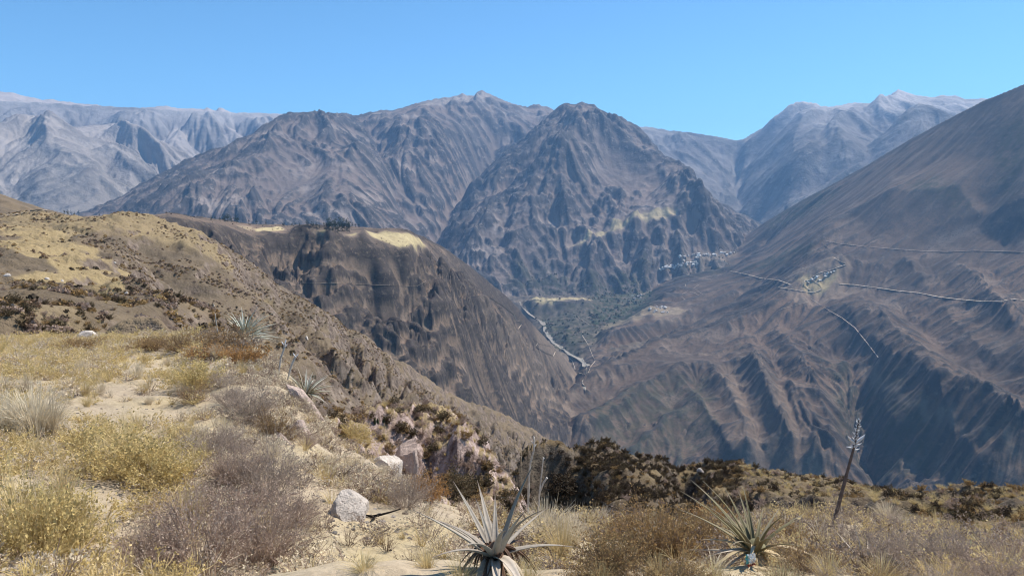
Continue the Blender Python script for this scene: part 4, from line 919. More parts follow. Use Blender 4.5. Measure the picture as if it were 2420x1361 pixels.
ribbon('trail', [(1378, 776), (1376, 793), (1390, 815), (1400, 840), (1407, 853), (1395, 868), (1391, 880), (1380, 885)], 3.6, M['dust'], 1.3, 'winding trail on the right bank of the river')
ribbon('trail', [(1215, 745), (1220, 760), (1228, 760), (1232, 768), (1225, 778)], 3.2, M['dust'], 1.2, 'small zigzag trail high on the canyon spur')
ribbon('trail', [(1300, 818), (1270, 812), (1266, 820), (1285, 833), (1308, 842), (1312, 832)], 3.2, M['dust'], 1.2, 'loop of trail on the lower canyon spur')
ribbon('trail', [(1340, 842), (1352, 852), (1358, 868), (1360, 880), (1378, 884)], 3.2, M['dust'], 1.2, 'trail reaching the river bridge')
ribbon('trail', [(1110, 700), (1150, 700), (1185, 722), (1215, 745)], 2.6, M['dust2'], 1.1, 'faint trail along the flank of the canyon spur')
ribbon('trail', [(700, 669), (800, 671), (930, 676), (985, 678), (1008, 664)], 1.6, M['dust2'], 0.9, 'thin level path under the dark cliffs of the canyon spur')
ribbon('trail', [(0, 514), (45, 508), (80, 500), (110, 498)], 3.5, M['dust2'], 0.5, 'track on the low rise at the left edge')
ribbon('trail', [(1240, 712), (1262, 708), (1300, 711), (1340, 712), (1400, 706), (1440, 703), (1490, 705)], 6, M['dust'], 2.0, 'pale track along the edge of the river terrace')
ribbon('trail', [(1366, 750), (1393, 768)], 4, M['dust2'], 1.5, 'short path below the green terrace')
ribbon('river_gravel', [(1229, 714), (1232, 725), (1265, 752), (1285, 765), (1290, 785), (1310, 810), (1345, 835), (1375, 850), (1388, 868), (1383, 885), (1376, 905), (1384, 930)], 26, M['gravel'], 2.0, 'pale gravel of the river bed')
ribbon('river', [(1229, 714), (1232, 725), (1265, 752), (1285, 765), (1290, 785), (1310, 810), (1345, 835), (1375, 850), (1388, 868), (1383, 885), (1376, 905), (1384, 930)], 4, M['water'], 2.0, 'narrow river at the canyon bottom')

# ------------------------------------------------------------------ villages of tiny houses
def house_mesh(name, L, Wd, H, wall, roof):
    V = [(-L, -Wd, -2), (L, -Wd, -2), (L, Wd, -2), (-L, Wd, -2), (-L, -Wd, H), (L, -Wd, H), (L, Wd, H), (-L, Wd, H), (-L * 1.0, 0, H * 1.45), (L * 1.0, 0, H * 1.45)]
    Fs = [(0, 1, 5, 4), (1, 2, 6, 5), (2, 3, 7, 6), (3, 0, 4, 7), (4, 5, 9, 8), (6, 7, 8, 9), (5, 6, 9), (7, 4, 8)]
    me = mesh(name, V, Fs, wall); me.materials.append(roof)
    for i in (4, 5): me.polygons[i].material_index = 1
    return me
M['white'] = plain('whitewashed wall', (0.74, 0.71, 0.66), 0.1, 0.3, objcoord=False); M['tin'] = plain('pale tin roof', (0.62, 0.62, 0.62), 0.12, 0.3, rough=0.5, objcoord=False)
M['adobe'] = plain('adobe wall', (0.42, 0.32, 0.24), 0.15, 0.3, objcoord=False)
hs = [house_mesh('house', 6.5, 4.0, 4.2, M['white'], M['tin']), house_mesh('house', 8.5, 4.2, 4.0, M['adobe'], M['tin']), house_mesh('house', 5, 3.8, 4.6, M['white'], M['adobe'])]
def place_house(px, py, label, group, sc=1.0):
    p = hit(px, py)
    if p is None: return
    o = link('house', hs[rng.integers(3)], loc=(p[0], p[1], p[2]), rot=(0, 0, rng.uniform(-0.5, 0.5) + 0.6), scale=sc * rng.uniform(1.0, 1.7)); tag(o, label, 'house', group)
for i in range(64):
    u = rng.uniform(); place_house(1558 + u * 92, 636 - u * 16 + rng.normal() * (1.5 + 3.5 * u), 'tiny pale house of the crowded village on the terrace edge', 'houses of the terrace village')
for i in range(30):
    u = rng.uniform(); place_house(1600 + u * 140, 606 - u * 9 + rng.normal() * 2.2, 'tiny pale house of the scattered upper hamlet above the village', 'houses of the upper hamlet')
for i in range(9): place_house(1484 + rng.uniform(0, 38), 703 + rng.normal() * 4, 'tiny pale house among the green trees of the valley', 'houses among the valley trees', 0.8)
for i in range(16):
    u = rng.uniform(); place_house(1900 + u * 75, 668 - u * 26 + rng.normal() * 3, 'tiny pale building beside the hairpin road on the spur', 'buildings at the hairpin road', 0.7)
for i in range(12): place_house(1535 + rng.uniform(0, 45), 732 + rng.normal() * 4, 'tiny pale house on the bare slope below the village', 'houses on the bare slope', 0.8)

# ------------------------------------------------------------------ trees on the plateau
def tree_proto(kind):
    H = 1.0
    root = bpy.data.objects.new('tree', None); SC.collection.objects.link(root)
    S = Strips()
    for k in range(3):
        S.strip(np.array([[0, 0, -0.05], [0.01, 0, 0.3], [0.0, 0.01, 0.6], [0.01, 0, 0.85]]), 0.05, 0.015, side=np.array([math.cos(k * 1.05), math.sin(k * 1.05), 0]))
    for k in range(9):
        a = rng.uniform(0, 6.28); z = rng.uniform(0.25, 0.7); S.strip(np.array([[0, 0, z], [math.cos(a) * 0.1, math.sin(a) * 0.1, z + 0.08], [math.cos(a) * 0.2, math.sin(a) * 0.2, z + 0.17]]), 0.02, 0.008)
    link('trunk', S.mesh('trunk', F['wood']), parent=root)
    C = Strips(); cw = (0.26, 0.34, 0.22)[kind]
    cl = [(rng.normal(size=3) * np.array([cw * 0.5, cw * 0.5, 0.2]) + np.array([0, 0, 0.6]), rng.uniform(0.10, 0.17)) for _ in range(13)]
    for c, r in cl:
        for _ in range(34):
            d = rng.normal(size=3); d /= np.linalg.norm(d); C.leaf(c + d * r * rng.uniform(0.5, 1) , 0.075)
    link('crown', C.mesh('crown', F['tree']), parent=root)
    return root
protos = [tree_proto(0), tree_proto(1), tree_proto(2)]; used = [False] * 3
def place_tree(px, py, hpx, label, group, pick=None):
    p = hit(px, py)
    if p is None: return
    k = int(rng.integers(3)) if pick is None else pick
    o = protos[k] if not used[k] else copy_tree(protos[k]); used[k] = True
    o.location = p - np.array([0, 0, 0.3]); h = hpx * math.hypot(*p[:2]) / F_PX; o.scale = (h * rng.uniform(0.85, 1.2), h * rng.uniform(0.85, 1.2), h); o.rotation_euler = (0, 0, rng.uniform(0, 6.28))
    tag(o, label, 'tree', group)
for x, y, h in [(772, 545, 23), (780, 546, 27), (786, 544, 20), (793, 545, 24), (800, 544, 26), (808, 546, 27), (815, 547, 23), (820, 547, 26), (826, 548, 22), (797, 549, 18), (778, 540, 14), (790, 538, 14)]:
    place_tree(x, y, h, 'dark green tree of the dense clump above the canyon cliffs', 'trees of the dense clump')
for x, y, h in [(726, 534, 12), (735, 536, 11), (741, 538, 12), (748, 539, 11), (755, 540, 9), (690, 533, 6), (708, 534, 7), (698, 532, 6), (832, 536, 9), (840, 537, 8), (848, 537, 8), (668, 534, 8), (672, 536, 9)]:
    place_tree(x, y, h, 'small dark tree scattered along the plateau edge', 'scattered plateau trees')
for x, y, h in [(500, 521, 9), (508, 520, 7), (530, 524, 14), (538, 524, 16), (546, 525, 12), (556, 525, 14), (562, 525, 10), (575, 526, 7), (588, 528, 8), (598, 529, 9), (606, 530, 9), (616, 529, 6), (628, 530, 7), (520, 522, 8)]:
    place_tree(x, y, h, 'bushy dark tree of the hedge row behind the small field', 'trees behind the small field')
for x, y, h in [(152, 506, 8), (160, 507, 9), (168, 508, 8), (176, 509, 7), (186, 510, 11), (235, 511, 5)]:
    place_tree(x, y, h, 'dark bushy tree on the low rise at the left', 'trees on the left rise')
# far clumps of trees in the green part of the valley
clump = [blob_mesh('tree_clump', F['tree'], 60, 0.35, 1.0), blob_mesh('tree_clump', F['olive'], 50, 0.35, 0.9)]
P, r = sample(2900, 6400, (0.006, lambda x, y, r, ri, ci: GREEN_AND_SHADE[ri, ci] * np.clip(0.1 + 1.4 * fbm(x / 70, y / 70, 3, 5), 0.02, 1)), t0=0.0, t1=0.42, mass=['valley_floor', 'central_peak'])
scatter('valley_trees', P, rng.uniform(0, 6.28, len(P)), 3 + 13 * rng.uniform(0, 1, len(P)) ** 2, rng.integers(0, 2, len(P)), clump, 'green trees and scrub on the valley terraces')

# ------------------------------------------------------------------ scrub on the hillside, the mound and the ledge
scrub = [blob_mesh('scrub', F['dark'], 80, 0.26, 0.75), blob_mesh('scrub', F['brown'], 80, 0.24, 0.6), blob_mesh('scrub', F['ochre'], 80, 0.24, 0.55), blob_mesh('scrub', F['olive'], 80, 0.24, 0.7), blob_mesh('scrub', F['mauve'], 70, 0.22, 0.5)]
def hill_d(x, y, r, ri, ci):
    n = 1.3 * fbm(x / 26, y / 26, 3, 33) + 0.9 * fbm(x / 7, y / 7, 2, 35)
    st = STRAW_AND_LIT[ri, ci]
    steep = np.clip((x / y - float(pix(560, 700)[0])) / 0.08, 0, 1)
    return np.clip(0.35 + 0.35 * steep + n * 1.0, 0.02, 1) * (1 - 0.75 * st)
P, r = sample(30, 130, (3.0, hill_d), mass=['left_hillside'], t0=-0.8, t1=0.2)
P2, r2 = sample(130, 520, (0.62, hill_d), mass=['left_hillside', 'left_rise'], t0=-0.8, t1=0.25)
P = np.concatenate([P, P2]); n = len(P); print('hill scrub', n)
scatter('hillside_scrub', P, rng.uniform(0, 6.28, n), rng.uniform(0.3, 0.95, n) ** 1.6 * (1.0 + (np.hypot(P[:, 0], P[:, 1]) > 130) * 0.7), rng.choice([0, 1, 2, 3, 4], n, p=[0.08, 0.27, 0.3, 0.1, 0.25]), scrub, 'low dry scrub over the tawny hillside')
P, r = sample(900, 2600, (0.0035, lambda x, y, r, ri, ci: np.clip(0.3 + fbm(x / 70, y / 70, 3, 43), 0.05, 1)), mass=['canyon_spur'], t0=-0.5, t1=0.1)
scatter('canyon_scrub', P, rng.uniform(0, 6.28, len(P)), rng.uniform(1.5, 3.5, len(P)), rng.choice([0, 1, 3], len(P)), scrub, 'sparse dark scrub on the canyon spur')
# ------------------------------------------------------------------ foreground plants: shared shapes
def shrub_mesh(name, tw, lf, H, Wd, stems, sub, thick, nl=0, ls=0.02, curl=0.25, lean=0.0):
    S = Strips(); Lf = Strips()
    twigs(S, H, Wd, stems, sub, thick, curl, (Lf, nl) if nl else None, ls, lean)
    a = S.mesh(name + '_twigs', F[tw]); b = Lf.mesh(name + '_leaves', F[lf]) if nl else None
    return a, b
SHR = {'mauve': [shrub_mesh('shrub', 'mauve', 'matte', 0.32, 0.75, 170, 7, 0.0042, 3, 0.012, 0.4) for _ in range(2)],
       'grey': [shrub_mesh('shrub', 'grey', 'grey', 0.42, 0.8, 120, 8, 0.0045, 2, 0.014, 0.4) for _ in range(2)],
       'brown': [shrub_mesh('shrub', 'brown', 'ochre', 0.45, 0.8, 110, 8, 0.005, 2, 0.017, 0.3) for _ in range(2)],
       'ochre': [shrub_mesh('shrub', 'brown', 'ochre', 0.42, 0.8, 150, 7, 0.0042, 4, 0.019, 0.15) for _ in range(2)],
       'yellow': [shrub_mesh('shrub', 'straw', 'yellow', 0.36, 0.8, 120, 7, 0.004, 5, 0.018, 0.3) for _ in range(2)],
       'orange': [shrub_mesh('shrub', 'brown', 'orange', 0.34, 0.7, 110, 7, 0.0045, 5, 0.02, 0.4)],
       'olive': [shrub_mesh('shrub', 'brown', 'olive', 0.6, 0.9, 90, 8, 0.007, 6, 0.04, 0.3)],
       'dark': [shrub_mesh('shrub', 'brown', 'dark', 0.6, 0.9, 100, 8, 0.008, 6, 0.045, 0.3)],
       'bare': [shrub_mesh('shrub', 'grey', 'grey', 0.26, 0.36, 22, 6, 0.0045, 0, 0, 0.3), shrub_mesh('shrub', 'brown', 'grey', 0.26, 0.34, 26, 6, 0.0045, 0, 0, 0.3)]}
def tuft_mesh(mat, H, Wd, n, w, droop=0.35):
    S = Strips(); tuft(S, H, Wd, n, w, droop); return S.mesh('grass_tuft', F[mat])
TUF = {'straw': [tuft_mesh('straw', 0.30, 0.42, 230, 0.0042) for _ in range(2)], 'pale': [tuft_mesh('pale', 0.36, 0.55, 330, 0.0045, 0.5)], 'yellow': [tuft_mesh('yellow', 0.28, 0.5, 300, 0.004, 0.4)]}
cover = [tuft_mesh('straw', 0.10, 0.16, 34, 0.0034), tuft_mesh('pale', 0.085, 0.16, 30, 0.0036, 0.5), tuft_mesh('yellow', 0.07, 0.14, 34, 0.004)]
for k_, (a_, b_) in enumerate([('mauve', 'pale'), ('straw', 'yellow'), ('brown', 'grey'), ('straw', 'straw')]):
    S = Strips(); Lf = Strips(); twigs(S, 0.10, 0.24, 16, 4, 0.0034, 0.4, (Lf, 3), 0.011)
    S.V += Lf.V; S.F += [tuple(i + S.n for i in f) for f in Lf.F]
    me = S.mesh('low_plant', F[a_]); me.materials.append(F[b_])
    for p_ in me.polygons[-len(Lf.F):]: p_.material_index = 1
    cover.append(me)

def upright(p, amount=0.5):
    n = ground_n(np.array([p[0]]), np.array([p[1]]))[0] * amount + np.array([0, 0, 1 - amount])
    q = Vector(n).to_track_quat('Z', 'Y'); return q
def put_shrub(px, py, wpx, hpx, kind, label=None, group=None, name='dry_shrub', cat='shrub', R=None):
    """px, py is the foot of the plant in the photo; wpx, hpx its size there"""
    p = hit(px, py) if R is None else W(px, py, R)
    if p is None: return
    if R is not None: p[2] = ground_z(p[0], p[1])
    r = math.hypot(p[0], p[1]); w = wpx * r / F_PX; h = hpx * r / F_PX
    tw, lf = SHR[kind][int(rng.integers(len(SHR[kind])))]
    bw = {'mauve': (0.75, 0.32), 'grey': (0.8, 0.42), 'brown': (0.8, 0.45), 'ochre': (0.8, 0.42), 'yellow': (0.8, 0.36), 'orange': (0.7, 0.34), 'olive': (0.9, 0.6), 'dark': (0.9, 0.6), 'bare': (0.36, 0.26)}[kind]
    root = link(name, None); root.location = p - np.array([0, 0, 0.012]); root.rotation_mode = 'QUATERNION'
    q = upright(p, 0.35) @ Vector((0, 0, 1)).to_track_quat('Z', 'Y'); 
    from mathutils import Quaternion
    root.rotation_quaternion = q @ Quaternion((0, 0, 1), rng.uniform(0, 6.28))
    root.scale = (w / bw[0], w / bw[0], h / bw[1])
    link('twigs', tw, parent=root)
    if lf is not None: link('foliage', lf, parent=root)
    tag(root, label, cat, group); return root
def put_tuft(px, py, wpx, hpx, kind, label, group=None, name='grass_tuft'):
    p = hit(px, py)
    if p is None: return
    r = math.hypot(p[0], p[1]); w = wpx * r / F_PX; h = hpx * r / F_PX
    bw = {'straw': (0.42, 0.26), 'pale': (0.55, 0.30), 'yellow': (0.5, 0.25)}[kind]
    me = TUF[kind][int(rng.integers(len(TUF[kind])))]
    o = link(name, me, loc=p - np.array([0, 0, 0.01]), rot=(rng.normal() * 0.1, rng.normal() * 0.1, rng.uniform(0, 6.28)), scale=(w / bw[0], w / bw[0], h / bw[1]))
    tag(o, label, 'grass tuft', group); return o

# the plants one can point at
put_tuft(85, 1035, 165, 125, 'pale', 'pale bristly grass tussock standing upright at the left edge')
put_tuft(120, 1030, 110, 110, 'pale', 'narrow pale tussock leaning against the big bristly one on its right')
put_tuft(25, 1020, 120, 100, 'pale', 'half cut off pale tussock at the very left edge')
put_shrub(80, 1335, 290, 210, 'yellow', 'large yellow green shrub with a dark hollow base in the lower left corner')
put_tuft(130, 1310, 190, 170, 'yellow', 'yellow grass growing through the large shrub in the lower left corner')
put_tuft(60, 1300, 190, 190, 'straw', 'straw blades sticking out of the left side of the corner shrub')
put_shrub(290, 1130, 300, 130, 'yellow', 'wide yellow shrub in the sun left of the middle foreground')
put_shrub(230, 1060, 170, 70, 'yellow', 'low yellow shrub at the back of the wide yellow one')
put_shrub(390, 1150, 200, 120, 'yellow', 'ochre yellow shrub at the right end of the wide yellow one')
put_tuft(300, 1090, 150, 90, 'straw', 'straw tuft rising out of the wide yellow shrub')
put_shrub(470, 1350, 330, 210, 'mauve', 'broad mauve brown matted shrub at the bottom of the picture')
put_shrub(620, 1330, 280, 190, 'mauve', 'mauve brown matted shrub right of the broad one at the bottom')
put_shrub(350, 1340, 230, 130, 'mauve', 'low mauve brown mat left of the broad matted shrub')
put_shrub(560, 1230, 300, 110, 'mauve', 'mauve brown mat behind the broad shrub at the bottom')
put_shrub(430, 1240, 220, 90, 'mauve', 'mauve mat below the shadowed edge of the yellow shrubs')
put_shrub(690, 1240, 180, 100, 'mauve', 'mauve shrub left of the pale boulder')
put_shrub(640, 1170, 220, 150, 'grey', 'grey brown twiggy shrub above the pale soil rim')
put_shrub(560, 1150, 190, 130, 'mauve', 'tangled mauve shrub left of the grey brown twiggy one')
put_shrub(500, 1080, 180, 90, 'grey', 'pale grey scraggly shrub behind the yellow shrubs')
put_shrub(600, 990, 160, 100, 'grey', 'grey blue shrub in the middle of the slope')
put_shrub(545, 960, 120, 70, 'grey', 'small grey shrub left of the grey blue one')
put_shrub(645, 1035, 110, 90, 'brown', 'dark brown shrub in front of the white slab rock')
put_shrub(470, 920, 150, 85, 'yellow', 'yellow green shrub below the rusty bush')
put_shrub(455, 950, 110, 50, 'brown', 'brown shaded shrub under the yellow green one')
put_shrub(580, 862, 110, 60, 'orange', 'rusty orange bush below the white green rosette plant')
put_shrub(500, 850, 110, 50, 'orange', 'dull rusty bush left of the orange one')
put_shrub(540, 822, 170, 70, 'brown', 'dark shrub at the foot of the white green rosette plant')
put_shrub(430, 830, 130, 60, 'brown', 'brown shrub on the rim left of the rosette plant')
put_shrub(360, 828, 120, 40, 'ochre', 'low ochre shrub on the rim beside the bare sandy patch')
put_shrub(190, 830, 130, 36, 'ochre', 'rusty grass skirt shrub in front of the pale rock on the rim')
put_shrub(960, 1200, 170, 110, 'grey', 'grey twig shrub right of the pale boulder')
put_shrub(905, 1185, 110, 70, 'brown', 'brown twig shrub between the boulder and the grey twigs')
put_shrub(1010, 1185, 110, 90, 'orange', 'reddish twig bush below the dark hole in the ledge')
put_shrub(820, 1290, 100, 75, 'bare', 'sparse bare twig plant on the sand below the boulder')
put_shrub(915, 1300, 90, 70, 'bare', 'sparse bare twig plant in the middle of the sand')
put_shrub(975, 1325, 80, 62, 'bare', 'small bare twig plant low on the sand')
put_shrub(1040, 1320, 110, 110, 'bare', 'dark bare twig plant left of the big silver rosette')
put_shrub(1015, 1270, 120, 80, 'bare', 'spindly bare twigs at the right edge of the sand')
put_tuft(1010, 1340, 120, 60, 'straw', 'golden grass tuft left of the big silver rosette')
put_tuft(860, 1345, 130, 50, 'straw', 'golden grass at the bottom of the sand patch')
put_tuft(1330, 1330, 130, 130, 'straw', 'golden grass right of the big silver rosette')
put_tuft(1290, 1290, 190, 130, 'pale', 'dense pale spiky tuft behind the silver rosette')
put_tuft(1350, 1290, 120, 110, 'pale', 'pale spiky tuft at the edge of the dark gully')
put_shrub(1440, 1350, 230, 140, 'ochre', 'ochre brown shrub right of the silver rosette')
put_shrub(1560, 1345, 280, 190, 'ochre', 'large dark ochre shrub between the two big rosettes')
put_shrub(1520, 1280, 220, 100, 'ochre', 'ochre shrub at the back between the two big rosettes')
put_shrub(1650, 1320, 200, 150, 'ochre', 'ochre brown shrub touching the olive rosette')
put_shrub(1690, 1240, 110, 60, 'orange', 'reddish brown shrub behind the olive rosette')
put_shrub(1900, 1350, 190, 110, 'brown', 'brown tangled shrub right of the olive rosette')
put_shrub(2010, 1290, 170, 80, 'grey', 'grey tangled twigs below the tall flower stalk')
put_shrub(2130, 1350, 230, 130, 'grey', 'grey tangled shrub near the lower right corner')
put_shrub(2270, 1360, 230, 120, 'grey', 'dry twig tangle left of the lower right corner')
put_shrub(2390, 1370, 200, 130, 'mauve', 'dry twig tangle in the lower right corner')
put_shrub(2200, 1310, 170, 70, 'mauve', 'low mauve twigs on the right slope')

for i, (x, w, h, k) in enumerate([(1395, 200, 90, 'ochre'), (1500, 210, 100, 'brown'), (1610, 220, 110, 'ochre'), (1730, 150, 60, 'ochre'), (1870, 210, 90, 'brown'), (1990, 200, 80, 'grey'), (2105, 190, 80, 'brown'), (2210, 220, 90, 'grey'), (2330, 220, 90, 'mauve'), (2430, 200, 90, 'grey')]):
    put_shrub(x, 1392 + 8 * (i % 2), w, h, k, 'low %s shrub cut off by the bottom edge right of the centre' % {'ochre': 'ochre', 'brown': 'brown', 'grey': 'grey', 'mauve': 'mauve'}[k], 'low shrubs along the bottom edge')
for i, x in enumerate((1090, 1250, 1420, 1560, 1690, 1840, 1960, 2080, 2240, 2370)):
    put_tuft(x, 1378 + 10 * (i % 3), 120, 85, 'straw', 'straw tuft cut off by the bottom edge right of the centre', 'straw tufts along the bottom edge')
# many smaller plants of the slope
def inside(px, py, x0, y0, x1, y1): return x0 < px < x1 and y0 < py < y1
def to_px(P):
    x, y, z = P[..., 0], P[..., 1], P[..., 2]
    d = y * cp - z * sp; u = y * sp + z * cp
    return CX + F_PX * x / d, CY - F_PX * u / d
P, r = sample(3.2, 30, (2.0, lambda x, y, r, ri, ci: np.clip(2.6 / r ** 0.6, 0.25, 1) * np.clip(0.4 + fbm(x / 1.7, y / 1.7, 3, 77), 0.08, 1)), mass=['foreground_ground'], t0=-0.72, t1=0.72)
px_, py_ = to_px(P); order = rng.permutation(len(P)); cnt = 0
for i in order:
    if cnt >= 270: break
    x, y = px_[i], py_[i]
    if not (-60 < x < 2480 and y < 1420): continue
    if (760 < x < 1100 and y > 1180 and rng.uniform() < 0.93): continue          # the open sand
    if (60 < x < 420 and 940 < y < 1030 and rng.uniform() < 0.8) or (250 < x < 430 and 830 < y < 960 and rng.uniform() < 0.85): continue
    if (720 < x < 890 and 1140 < y < 1260): continue
    if x < 480:
        k = rng.choice(['yellow', 'mauve', 'grey', 'ochre'], p=[0.4, 0.25, 0.2, 0.15]) if y < 1150 else rng.choice(['mauve', 'yellow', 'grey'], p=[0.55, 0.3, 0.15])
    elif x < 1150: k = rng.choice(['mauve', 'grey', 'brown', 'yellow'], p=[0.4, 0.3, 0.2, 0.1])
    else: k = rng.choice(['ochre', 'brown', 'grey', 'bare'], p=[0.4, 0.25, 0.25, 0.1])
    d = r[i]; w = rng.uniform(0.16, 0.42) * F_PX / d; h = w * rng.uniform(0.35, 0.6)
    lab = {'yellow': 'small yellow green shrub of the foreground slope', 'mauve': 'small mauve brown shrub of the foreground slope', 'grey': 'small grey twiggy shrub of the foreground slope', 'ochre': 'small ochre shrub of the foreground slope', 'brown': 'small brown shrub of the foreground slope', 'bare': 'small bare twig plant of the foreground slope'}[k]
    put_shrub(0, 0, w, h, k, lab, 'small %s shrubs of the foreground' % k) if False else None
    root = None
    tw, lf = SHR[k][int(rng.integers(len(SHR[k])))]
    bw = {'mauve': (0.75, 0.32), 'grey': (0.8, 0.42), 'brown': (0.8, 0.45), 'ochre': (0.8, 0.42), 'yellow': (0.8, 0.36), 'bare': (0.36, 0.26)}[k]
    wm = w * d / F_PX; hm_ = h * d / F_PX
    root = link('dry_shrub', None, loc=P[i] - np.array([0, 0, 0.01]), rot=(rng.normal() * 0.08, rng.normal() * 0.08, rng.uniform(0, 6.28)), scale=(wm / bw[0], wm / bw[0], hm_ / bw[1]))
    link('twigs', tw, parent=root)
    if lf is not None: link('foliage', lf, parent=root)
    tag(root, lab, 'shrub', 'small %s shrubs of the foreground slope' % k); cnt += 1
print('small shrubs', cnt)

# straw grass that rises between the shrubs
P, r = sample(3.4, 16, (4.5, lambda x, y, r, ri, ci: np.clip(3 / r, 0.2, 1)), mass=['foreground_ground'], t0=-0.7, t1=0.7)
px_, py_ = to_px(P)
for i in rng.permutation(len(P))[:150]:
    if 740 < px_[i] < 1090 and py_[i] > 1180 or not -60 < px_[i] < 2480 or 1880 < px_[i] < 2080 or 1600 < px_[i] < 1880 or 1060 < px_[i] < 1240 or (650 < px_[i] < 760 and py_[i] < 1100): continue
    k = 'straw' if rng.uniform() < 0.65 else 'pale'; me = TUF[k][int(rng.integers(len(TUF[k])))]; sc_ = rng.uniform(0.35, 0.8)
    o = link('grass_tuft', me, loc=P[i] - np.array([0, 0, 0.01]), rot=(rng.normal() * 0.15, rng.normal() * 0.15, rng.uniform(0, 6.28)), scale=(sc_ * 0.8, sc_ * 0.8, sc_ * rng.uniform(0.8, 1.3)))
    tag(o, 'loose %s grass tuft rising between the foreground shrubs' % ('golden' if k == 'straw' else 'bleached'), 'grass tuft', 'loose %s grass tufts of the foreground' % k)
# ground cover nobody could count
def cov_d(x, y, r, ri, ci):
    n = fbm(x / 0.9, y / 0.9, 3, 21)
    px, py = to_px(np.stack([x, y, ground_z(x, y)], -1))
    bare = ((px > 760) & (px < 1080) & (py > 1190)) | ((px > 100) & (px < 420) & (py > 945) & (py < 1000)) | ((px > 260) & (px < 430) & (py > 830) & (py < 960))
    return np.clip(0.45 + n * 0.9, 0.05, 1) * np.clip(5 / r, 0.12, 1) * np.where(bare, 0.2, 1)
P, r = sample(2.6, 31, (170, cov_d), mass=['foreground_ground'], t0=-0.74, t1=0.74)
n = len(P); px_, py_ = to_px(P); print('cover', n)
idx = np.where(px_ < 480, rng.choice([0, 1, 2, 3, 4, 6], n, p=[0.2, 0.15, 0.15, 0.15, 0.25, 0.1]), np.where(px_ < 1150, rng.choice([0, 1, 3, 5], n, p=[0.15, 0.2, 0.4, 0.25]), rng.choice([0, 1, 5, 6], n, p=[0.25, 0.15, 0.45, 0.15])))
scatter('ground_cover', P, rng.uniform(0, 6.28, n), rng.uniform(0.6, 1.5, n) * np.clip(r / 8, 1, 1.8), idx, cover, 'short dry grass and low plants on the foreground slope')
peb = [rock_mesh('pebble', M['rock_grey'], s, (1, 0.8, 0.55), 1, 5, 0.0) for s in range(3)] + [rock_mesh('pebble', M['rock_brown'], 9, (1, 0.8, 0.6), 1, 5, 0.0), rock_mesh('pebble', M['rock_pale'], 10, (1, 0.7, 0.5), 1, 5, 0.0)]
P, r = sample(2.6, 25, (150, lambda x, y, r, ri, ci: np.clip(4 / r, 0.1, 1) * np.clip(0.5 + fbm(x / 0.8, y / 0.8, 2, 66), 0.1, 1)), mass=['foreground_ground'], t0=-0.72, t1=0.72)
near_rocks = [hit(*q) for q in [(822, 1215), (722, 985), (712, 1040), (195, 812), (45, 1358), (770, 1110), (900, 1160), (660, 1050), (850, 1235), (800, 1235)]]
ex = np.concatenate([np.stack([q[0] + rng.normal(size=60) * 0.16 * (1 + 0.05 * q[1]), q[1] + rng.normal(size=60) * 0.14 * (1 + 0.05 * q[1])], -1) for q in near_rocks if q is not None])
P = np.concatenate([P, np.column_stack([ex, ground_z(ex[:, 0], ex[:, 1])])])
n = len(P); scatter('pebbles', P, rng.uniform(0, 6.28, n), 0.004 + 0.028 * rng.uniform(0, 1, n) ** 5, rng.integers(0, 5, n), peb, 'loose gravel and pebbles on the dusty ground')

# mound and ledge: leafy scrub
def small(mat, leaf, H, Wd, st, nl, ls):
    S = Strips(); Lf = Strips(); twigs(S, H, Wd, st, 5, 0.012, 0.3, (Lf, nl), ls)
    S.V += Lf.V; S.F += [tuple(i + S.n for i in f) for f in Lf.F]
    me = S.mesh('scrub', F[mat]); me.materials.append(F[leaf])
    for p_ in me.polygons[-len(Lf.F):]: p_.material_index = 1
    return me
ms = [small('brown', 'dark', 0.42, 0.6, 26, 6, 0.05), small('brown', 'olive', 0.38, 0.6, 26, 6, 0.05), small('brown', 'ochre', 0.32, 0.6, 30, 5, 0.04), small('grey', 'mauve', 0.32, 0.6, 30, 4, 0.04), TUF['straw'][0]]
def mound_d(x, y, r, ri, ci):
    px, py = to_px(np.stack([x, y, ground_z(x, y)], -1))
    n = fbm(x / 2.4, y / 2.4, 3, 55)
    grassy = (px > 1800) & (px < 2150) & (py < 1200)
    return np.clip(0.75 + n, 0.15, 1) * np.where(grassy, 0.4, 1)
P, r = sample(6, 48, (26.0, mound_d), mass=['near_mound', 'rock_ledge'], t0=-0.3, t1=0.74)
n = len(P); px_, py_ = to_px(P); print('mound scrub', n)
idx = np.where((px_ > 1750) & (rng.uniform(size=n) < 0.55), 4, np.where(px_ < 1230, rng.choice([1, 2, 3, 4], n, p=[0.15, 0.25, 0.3, 0.3]), rng.choice([0, 1, 2, 3], n, p=[0.2, 0.25, 0.35, 0.2])))
dk = (px_ > 1225) & (px_ < 1720) & (rng.uniform(size=n) < 0.7); idx = np.where(dk, rng.choice([0, 1], n, p=[0.7, 0.3]), idx)  # extra dark-leaved scrub, also standing in for the shade on this face
scatter('mound_scrub', P, rng.uniform(0, 6.28, n), rng.uniform(0.22, 0.62, n), idx, ms, 'dark leafy scrub and dry grass over the mound and ledge')
P, r = sample(31, 75, (4, hill_d), mass=['left_hillside'], t0=-0.8, t1=0.0)
n = len(P); scatter('slope_scrub', P, rng.uniform(0, 6.28, n), rng.uniform(0.4, 1.1, n), rng.choice([1, 2, 3, 4], n), ms, 'dry scrub on the slope just beyond the rim')

